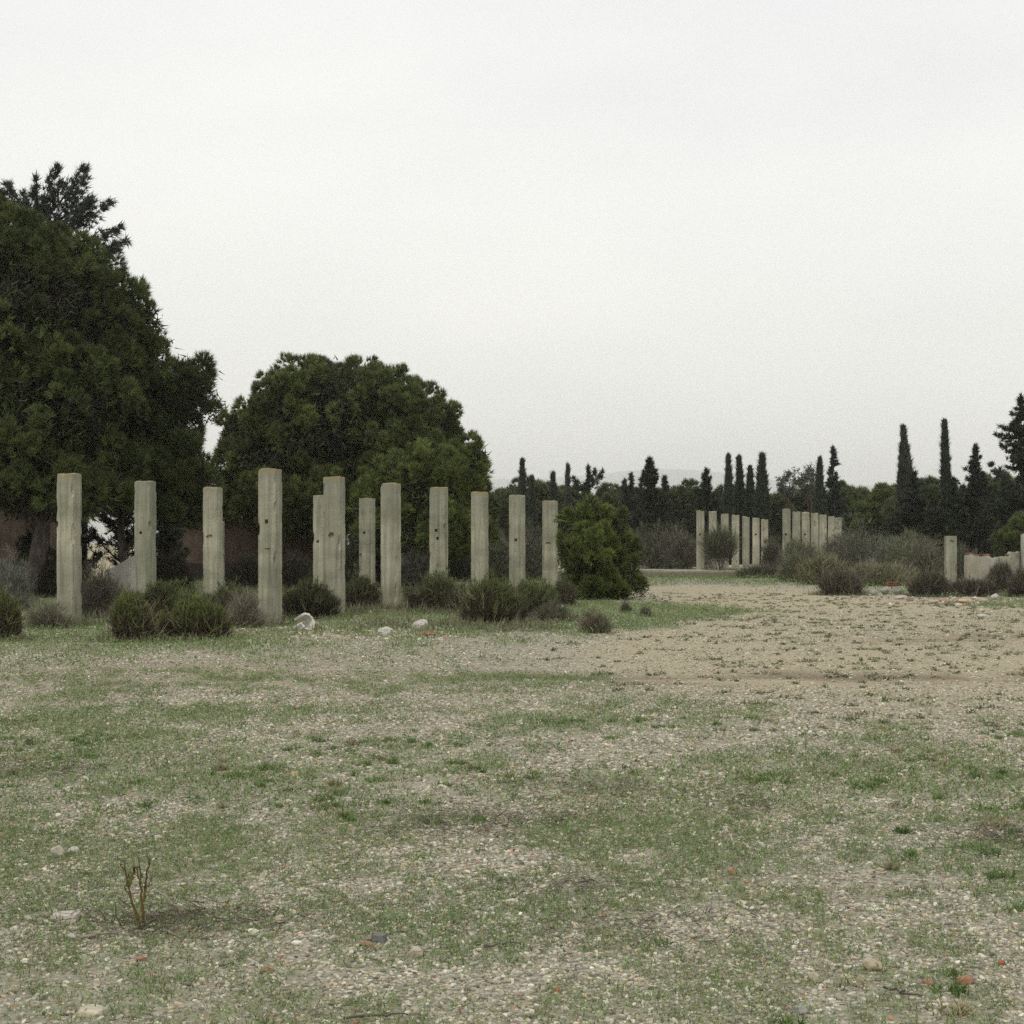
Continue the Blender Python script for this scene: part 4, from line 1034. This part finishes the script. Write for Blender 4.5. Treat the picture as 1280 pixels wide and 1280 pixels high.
shrub('bushy broom with dark foot before the far pillar row', 901, 68, 20, 664, 470, (.15, .185, .085), (.12, .105, .085), 210, 10, .5, .013, name='broom_bush', lobes=[(0, 0, 1, 1), (-.5, 0, .6, .85), (.5, 0, .6, .9)], z0=ZP, stems=30, up=1.0, lift=.38)
GR = 'dark low shrubs along the right edge of the sand'
shrub('dark purple brown shrub alone at the sand\'s far edge below far pillars', 1051, 44.5, 36, 715, 471, (.125, .128, .075), (.125, .10, .085), 420, 10, .2, .018, GR)
shrub('dark shrub between rubble heap and lone pillar', 1163, 43.5, 32, 716, 472, (.125, .128, .075), (.125, .10, .085), 380, 10, .2, .018, GR)
shrub('low dark shrub at the foot of the ruined wall', 1214, 43.5, 42, 725, 473, (.125, .128, .075), (.125, .10, .085), 380, 10, .18, .018, GR)
shrub('grey dark bush against the ruined wall and gate post', 1251, 46.5, 20, 704, 474, (.125, .128, .075), (.125, .10, .085), 380, 10, .2, .018, GR)
shrub('dark bush cut by the picture edge below the gate post', 1281, 43, 20, 712, 475, (.125, .128, .075), (.125, .10, .085), 320, 10, .2, .018, GR)
# dark undergrowth beneath the great pine
GU = 'dark undergrowth trees beneath the huge pine'
conifer('dark evergreen sapling in the shade left of the first pillar', 40, 46, 585, 20, 481, n=40, up=.4, dens=2.0, fmin=.03, L=.3, W=.06, group=GU, shape=1.1)
conifer('dark evergreen sapling with see-through boughs between first two pillars', 152, 47, 590, 50, 482, n=34, up=.15, dens=2.6, fmin=.18, L=.26, W=.045, group=GU, irr=.5)
conifer('dark evergreen filling the shade just beside the first pillar', 92, 47, 590, 34, 483, n=46, up=.4, dens=2.0, fmin=.03, L=.3, W=.06, group=GU, shape=1.1)
conifer('dark evergreen in the shade behind the clipped pillar', 205, 50, 600, 40, 484, n=46, up=.4, dens=2.0, fmin=.03, L=.3, W=.06, group=GU, shape=1.0)

# ------------------------------------------------------------------ stones and debris
def stone(label, px, py, wpx, hpx, col, seed, flat=1.0, name='stone', cat='stone', group=None, ang=.0, brick=False):
    rng = np.random.default_rng(seed); Y = yb(py); s = wpx / F * Y / 2; hz = hpx / F * Y
    V, T = ico(3)
    d = np.array([1 + .35 * mnoise.noise(Vector(v * 1.1) + Vector((seed, 0, 0))) + .1 * mnoise.noise(Vector(v * 4) + Vector((0, seed, 0))) for v in V])[:, None]
    pn = unit(rng.normal(size=(11, 3))); po = rng.uniform(.62, .92, 11)
    if brick: pn = unit(np.concatenate([np.eye(3), -np.eye(3), rng.normal(size=(3, 3))]) + .06 * rng.normal(size=(9, 3))); po = np.array([.8, .75, .6, .8, .75, .6, .85, .85, .85])
    den = np.maximum(V @ pn.T, 1e-3); V = V * np.minimum(d, (po / den).min(1)[:, None])
    V = V / np.abs(V).max(0)
    V = V * np.array([s, s * .75, hz * .62]); c, n = math.cos(ang), math.sin(ang)
    V = np.stack([V[:, 0] * c - V[:, 2] * n, V[:, 1], V[:, 0] * n + V[:, 2] * c + hz * .42], 1)
    o = mk(name, V, T, M_ROCK, None, np.asarray(col, float), False)
    X = gx(px, Y); o.location = (X, Y, float(gz(X, Y))); o.rotation_euler = (0, 0, rng.uniform(-.4, .4))
    return tag(o, label, cat, group)
RED = (.36, .13, .075); GREY = (.40, .39, .35); TAN = (.46, .39, .27); WHT = (.58, .56, .50)
stone('flat pale stone with a red broken underside before the smooth streaked pillar', 482, 794, 20, 10, WHT, 501, ang=.15)
stone('pale pinkish rubble rock below the two holed pillar', 526, 788, 24, 13, (.47, .42, .37), 502, ang=.3)
stone('red broken brick lump in front of the pinkish rubble rock', 531, 796, 26, 6, (.30, .14, .10), 503, name='brick_fragment', cat='brick')
stone('small reddish brick piece beside the white pipe fragment', 397, 786, 8, 7, (.28, .13, .09), 504, name='brick_fragment', cat='brick')
stone('reddish brick shard at the left of the tallest pillar\'s foot', 312, 783, 16, 6, (.30, .16, .12), 505, name='brick_fragment', cat='brick')
stone('concrete block half sunk below the darkest pillar', 692, 764, 25, 8, (.42, .40, .33), 506, name='concrete_block', cat='block', brick=True)
stone('yellowish pebble at the plank end by the smooth streaked pillar', 463, 768, 7, 5, TAN, 507)
stone('dark brown clod on the gravel at the picture\'s left edge', 37, 932, 14, 7, (.07, .055, .045), 508)
stone('rounded tan stone with dark shaded underside low in the grass', 1090, 1211, 26, 16, TAN, 509)
stone('grey angular stone behind the rounded tan one', 1084, 1203, 14, 12, GREY, 510)
stone('flat orange tile shard lying in grass, largest of the shards', 1206, 1229, 21, 9, (.37, .19, .12), 511, name='tile_shard', cat='tile shard', brick=True)
stone('small orange tile shard beside the largest shard', 1160, 1231, 14, 7, (.35, .19, .125), 512, name='tile_shard', cat='tile shard', brick=True)
stone('red brick chip up-slope from the largest shard', 1252, 1208, 11, 7, RED, 513, name='tile_shard', cat='tile shard')
stone('lone grey stone out on the sand, casting a small shade', 1115, 906, 10, 7, GREY, 514)
stone('orange brick chip between the tan pebbles in mid foreground', 914, 1093, 12, 10, (.35, .21, .14), 515, name='tile_shard', cat='tile shard')
stone('pale yellow flat stone below the orange brick chip', 926, 1131, 16, 6, (.55, .49, .36), 516)
stone('slate grey flat stone near the bottom, bluest of the stones', 474, 1175, 18, 10, (.17, .17, .16), 517, brick=True)
stone('large rounded pale stone near the slate grey one', 520, 1192, 22, 12, (.47, .42, .33), 518)
stone('big tan rock with rounded top right of the twig sprout', 350, 1152, 0.1 + 18, 10, (.43, .38, .29), 519)
stone('pale pink flat slab lying left of the twig sprout', 82, 1152, 34, 10, (.48, .44, .37), 520, brick=True)
stone('grey white oval stone in front of the pale pink slab', 88, 1175, 14, 8, (.5, .5, .47), 521)
stone('blocky tan stone above the twig sprout near the picture edge', 72, 1070, 18, 14, (.46, .42, .34), 522)
stone('pale dust coated stone beside the blocky tan stone', 92, 1066, 16, 9, (.5, .46, .4), 523)
stone('orange shard at the very bottom middle', 698, 1242, 11, 9, (.36, .18, .11), 524, name='tile_shard', cat='tile shard')
stone('bluish grey stone at the bottom beside coarse gravel', 1000, 1262, 20, 12, (.33, .325, .30), 525)
stone('pale flat slab near the bottom left corner', 116, 1268, 36, 9, (.50, .45, .34), 526, brick=True)
stone('brownish squarish stone in grass left of centre bottom', 335, 1214, 20, 12, (.36, .26, .17), 527)
stone('orange chip in the gravel at the left bottom', 176, 1202, 14, 6, (.36, .19, .12), 528, name='tile_shard', cat='tile shard')
# rubble on the right
RB = 'rubble along the ruined wall'
for q, (px, py, w, h, c, lb) in enumerate([(1092, 744, 14, 8, (.34, .33, .29), 'grey rubble lump at the tussock end of the heap'), (1106, 742, 12, 9, (.38, .36, .31), 'pale rubble lump under the red hollow bricks'),
        (1122, 743, 13, 8, (.30, .28, .24), 'brown grey rubble lump between heap and dark shrub'), (1126, 749, 18, 5, (.48, .42, .37), 'flat pinkish slab fallen in front of the heap'),
        (1138, 751, 10, 5, (.30, .2, .16), 'reddish stone next to the flat pinkish slab'), (1180, 753, 16, 6, (.40, .27, .19), 'orange tinted rubble stone before the lone pillar'),
        (1206, 755, 22, 7, (.46, .36, .25), 'ochre rubble slab, longest along the shrub edge'), (1226, 753, 16, 6, (.42, .33, .26), 'tan rubble stone below the ruined wall'),
        (1192, 756, 11, 5, (.22, .17, .14), 'dark rubble stone beside the ochre slab'), (1243, 750, 12, 8, (.46, .44, .39), 'pale upright stone between low shrub and grey bush'),
        (1268, 745, 18, 12, (.38, .36, .32), 'grey boulder under the gate post'), (1258, 736, 16, 6, (.5, .48, .42), 'pale slab resting behind the grey boulder'),
        (1166, 754, 14, 5, (.44, .36, .30), 'pinkish rubble stone before the dark shrub'), (1228, 772, 14, 5, (.5, .48, .44), 'white stone out on the green gravel before the rubble')]):
    stone(lb, px, py, w, h, c, 540 + q, name='rubble_stone', cat='rubble', group=RB)
def hollow_brick(label, px, py, Y, wpx, hpx, rz):
    w, h, d = wpx / F * Y, hpx / F * Y, .22
    t = thing('hollow_brick', label, 'brick', (gx(px, Y), Y, gzz(py, Y)), rz, 'red hollow bricks on the rubble heap')
    bm = bmesh.new(); bmesh.ops.create_cube(bm, size=1, matrix=Matrix.Translation((0, 0, h / 2)) @ Matrix.Diagonal((w, d, h, 1)))
    bmesh.ops.bevel(bm, geom=bm.edges[:], offset=.006, segments=1, affect='EDGES')
    me = carve('shell', bm, [cutter_box(w * .22, .2, h * .3, (a * w, -d / 2, h * b)) for a in (-.28, 0, .28) for b in (.27, .72)])
    me.materials.clear(); me.materials.append(M_BRICK); o = link(bpy.data.objects.new('shell', me)); o.parent = t
hollow_brick('red hollow brick upright on the rubble heap, the larger one', 1112, 733, 45, 8, 5.5, .1)
hollow_brick('smaller red hollow brick sitting closer to the dark shrub', 1134, 733, 45, 5, 5.0, -.3)
hollow_brick('narrow red hollow brick touching the larger hollow brick', 1119.5, 733, 45, 4, 5.0, .4)
# white broken pipe ring
bm = bmesh.new(); n = 34
rings = []
for q in range(n + 1):
    a = R(-150) + R(300) * q / n; wob = 1 + .04 * math.sin(q * 1.7)
    r1, r2 = .17 * wob, .132
    rings.append([bm.verts.new((r * math.cos(a), yy + .03 * mnoise.noise(Vector((q * .4, yy * 9, 1))), r * math.sin(a))) for r, yy in ((r2, -.1), (r1, -.1), (r1, .12), (r2, .12))])
for a, b in zip(rings, rings[1:]):
    for j in range(4): bm.faces.new((a[j], a[(j + 1) % 4], b[(j + 1) % 4], b[j]))
bm.faces.new(rings[0][::-1]); bm.faces.new(rings[-1])
o = from_bm('pipe_fragment', bm, mat_plain('glazed_white', (.58, .56, .50), .5), None, False)
Yp = yb(789); o.location = (gx(380, Yp), Yp, .135); o.rotation_euler = (R(-28), R(25), R(38)); tag(o, 'broken white pipe ring lying open by the compact blackish shrub', 'pipe')
bm = bmesh.new(); bmesh.ops.create_cube(bm, size=1, matrix=Matrix.Diagonal((.62, .14, .045, 1))); bmesh.ops.subdivide_edges(bm, edges=bm.edges[:], cuts=3)
for v in bm.verts: v.co += mnoise.noise_vector(v.co * 6) * .006
o = from_bm('plank', bm, mat_plain('bleached_wood', (.40, .35, .26))); Yp = 33.6; o.location = (gx(481, Yp), Yp, .03); o.rotation_euler = (0, R(2), R(4)); tag(o, 'bleached plank lying across the foot of the smooth streaked pillar', 'plank')

# ------------------------------------------------------------------ twig sprouts in the foreground
def sprout(label, stems, Y, seed, r=.006, name='twig_sprout', c0=(.13, .105, .03), c1=(.075, .05, .038)):
    rng = np.random.default_rng(seed); bx_, by_ = stems[0][0]
    base = np.array([gx(bx_, Y), Y, float(gz(gx(bx_, Y), Y))])
    t = thing(name, label, 'plant', base)
    for st in stems:
        p = np.array([(gx(a, Y), Y + (rng.normal() * .015 if q else 0), gzz(b, Y)) for q, (a, b) in enumerate(st)]) - np.array([base[0], base[1], 0])
        # resample for a slightly knobbly stem
        tt = np.linspace(0, len(p) - 1, 4 * len(p)); pi = np.stack([np.interp(tt, np.arange(len(p)), p[:, q]) for q in range(3)], 1)
        pi[1:-1] += rng.normal(size=(len(pi) - 2, 3)) * .0025
        S = Soup(); V, T = tube(pi, np.linspace(r * (1 if len(p) > 3 else .5), r * .25, len(pi)) * (1 + .15 * rng.normal(size=len(pi))), 7)
        f = np.clip(np.concatenate([np.repeat(np.linspace(0, 1, len(pi)), 7), [0, 1]]), 0, 1)[:, None]
        c = np.asarray(c0) * (1 - f) + np.asarray(c1) * f
        S.add(V, T, c); S.build('stem', M_DRY, t, True)
    return t
sprout('bare upright twig sprout with olive stems in the near gravel', [
    [(176, 1163), (168, 1140), (161, 1110), (154, 1080), (146, 1071)], [(178, 1163), (180, 1130), (183, 1100), (186, 1078), (183, 1062)],
    [(179, 1163), (178, 1120), (176, 1090), (175, 1070)], [(161, 1108), (164, 1094), (170, 1083), (174, 1095), (178, 1110)],
    [(180, 1125), (182, 1108), (186, 1092)], [(152, 1158), (146, 1145), (142, 1130)], [(161, 1105), (159, 1097), (161, 1092)], [(165, 1128), (158, 1118), (156, 1110)], [(182, 1112), (190, 1101), (189, 1094)], [(178, 1098), (173, 1090), (172, 1083)], [(184, 1088), (188, 1080), (187, 1073)], [(172, 1150), (163, 1147), (158, 1141)], [(156, 1088), (151, 1085), (150, 1079)]], yb(1163), 601)
sprout('thin single twig sprout in mid gravel, alone', [[(491, 984), (489, 975), (490, 962)], [(491, 984), (494, 972), (496, 962)], [(478, 1022), (472, 1018), (455, 1002)]], yb(985), 602, .0035)
def stick(label, a, b, seed, r=.005, c=(.20, .165, .13)):
    rng = np.random.default_rng(seed); Ya, Yb_ = yb(a[1]), yb(b[1])
    A = np.array([gx(a[0], Ya), Ya, 0]); Bq = np.array([gx(b[0], Yb_), Yb_, 0])
    p = wander(rng, A, Bq, 9, .012); p[:, 2] = gz(p[:, 0], p[:, 1]) + .012 + .006 * rng.random(9)
    V, T = tube(p - A, np.linspace(r, r * .5, 9), 6); o = mk('stick', V, T, M_DRY, None, np.asarray(c), True); o.location = A
    return tag(o, label, 'stick', 'dry sticks lying on the gravel')
stick('pale stick slanting away just right of the twig sprout', (228, 1144), (192, 1112), 611, .004, (.33, .29, .23))
stick('grey stick lying flat right of the twig sprout', (182, 1148), (248, 1150), 612, .005)
stick('pale thicker stick in front of the twig sprout', (100, 1178), (158, 1169), 613, .007, (.30, .26, .2))
stick('dark stick in the gravel at the bottom, left of centre', (430, 1276), (510, 1270), 614, .005, (.1, .085, .07))
stick('short grey stick in gravel under the slate grey stone', (606, 1184), (650, 1180), 615, .005, (.13, .11, .095))
stick('dark bent stick at the lower right, below the tan stone', (1105, 1238), (1152, 1250), 616, .005, (.1, .085, .07))

# ------------------------------------------------------------------ far hills
hx = np.linspace(-4200, 5200, 240)
hY = np.array([8000., 8500, 9000, 9700])
prof = 172 + 125 * fbm(hx * .00055 + 4.2, hx * 0, 7, 4) + 55 * np.exp(-((hx - 700) / 500) ** 2) + 22 * (fbm(hx * .004, hx * 0, 8, 4) - .5)
rows = [np.stack([hx, np.full_like(hx, hY[0]), np.full_like(hx, -2)], 1)]
for y, s in ((8500, .55), (9000, 1.52)): rows.append(np.stack([hx, np.full_like(hx, y), prof * s + 14 * (fbm(hx * .006, hx * 0 + y, 9, 4) - .5)], 1))
rows.append(np.stack([hx, np.full_like(hx, 9700), np.full_like(hx, -2)], 1))
V = np.concatenate(rows) * np.array([1.5, 1, 1]); n = len(hx)
i = (np.arange(3)[:, None] * n + np.arange(n - 1)[None]).ravel()
tag(mk('hills', V, np.stack([i, i + 1, i + n + 1, i + n], 1), mat_plain('hill_haze_blue', (.10, .12, .14)), None, None, True), kind='structure')  # blue of the distant air mixed into the hill colour

# ------------------------------------------------------------------ haze
bm = bmesh.new(); bmesh.ops.create_cube(bm, size=1, matrix=Matrix.Translation((0, 5230, 229)) @ Matrix.Diagonal((18200, 10700, 464, 1)))
me = bpy.data.meshes.new('haze'); bm.to_mesh(me); bm.free()
m = bpy.data.materials.new('haze_air'); m.use_nodes = True; nt = m.node_tree; nt.nodes.clear()
out = nt.nodes.new('ShaderNodeOutputMaterial'); pv = nt.nodes.new('ShaderNodeVolumePrincipled')
pv.inputs['Color'].default_value = (.99, .995, 1, 1); pv.inputs['Density'].default_value = .00025; pv.inputs['Anisotropy'].default_value = .65
nt.links.new(pv.outputs[0], out.inputs['Volume']); me.materials.append(m)
hz = link(bpy.data.objects.new('haze', me)); tag(hz, kind='stuff')

# ------------------------------------------------------------------ light, sky, camera
SUN_EL, SUN_AZ = R(52), R(205)               # azimuth clockwise from +Y: behind the camera, a little to the left
w = bpy.data.worlds.new('World'); C.world = w; w.use_nodes = True; nt = w.node_tree
bg = nt.nodes['Background']; bg.inputs['Strength'].default_value = .1
sky = nt.nodes.new('ShaderNodeTexSky'); sky.sky_type = 'NISHITA'; sky.sun_disc = False; sky.sun_elevation = SUN_EL; sky.sun_rotation = SUN_AZ; sky.dust_density = 4
hsv = N(nt, 'ShaderNodeHueSaturation', Saturation=.2); nt.links.new(sky.outputs[0], hsv.inputs['Color'])
tc = nt.nodes.new('ShaderNodeTexCoord')
cl = noise_(nt, mapped(nt, tc.outputs['Generated'], (1, 1, 2.6)), 3.4, 4, .5)
cloud = ramp(nt, cl, [(.3, (7.9, 7.98, 7.95)), (.5, (8.5, 8.5, 8.4)), (.7, (9.0, 8.95, 8.75))])
spz = nt.nodes.new('ShaderNodeSeparateXYZ'); nt.links.new(tc.outputs['Generated'], spz.inputs[0])
low_ = ramp(nt, spz.outputs['Z'], [(0, (1.13, 1.12, 1.08)), (.13, (1.06, 1.055, 1.03)), (.34, (.95, .957, .96)), (.6, (.97, .975, .98))])   # the cloud deck glows paler towards the horizon
cloud = mix(nt, 1.0, cloud, low_, 'MULTIPLY')
c = mix(nt, .92, hsv.outputs[0], cloud)
nt.links.new(c, bg.inputs['Color'])
sl = bpy.data.lights.new('sun', 'SUN'); sl.energy = .8; sl.angle = R(30); sl.color = (1, .97, .92)
so = link(bpy.data.objects.new('sun', sl))
dirv = Vector((math.sin(SUN_AZ) * math.cos(SUN_EL), math.cos(SUN_AZ) * math.cos(SUN_EL), math.sin(SUN_EL)))
so.rotation_euler = (-dirv).to_track_quat('-Z', 'Y').to_euler(); so.location = (0, 0, 40)

cd = bpy.data.cameras.new('camera'); cd.sensor_width = 36; cd.sensor_fit = 'HORIZONTAL'; cd.lens = 36 * F / 1280; cd.shift_y = (HY - 640) / 1280
cd.clip_start = .1; cd.clip_end = 20000
co = link(bpy.data.objects.new('camera', cd)); co.location = (0, 0, EYE); co.rotation_euler = (R(90), 0, 0); C.camera = co
vs = C.view_settings; vs.view_transform = 'Standard'; vs.look = 'None'; vs.exposure = .28; vs.gamma = 1; vs.use_curve_mapping = False
C.cycles.use_denoising = False; C.cycles.use_adaptive_sampling = False; C.cycles.denoiser = 'OPENIMAGEDENOISE'; C.cycles.denoising_input_passes = 'RGB_ALBEDO_NORMAL'
C.cycles.max_bounces = 6; C.cycles.volume_bounces = 3; C.cycles.transparent_max_bounces = 4
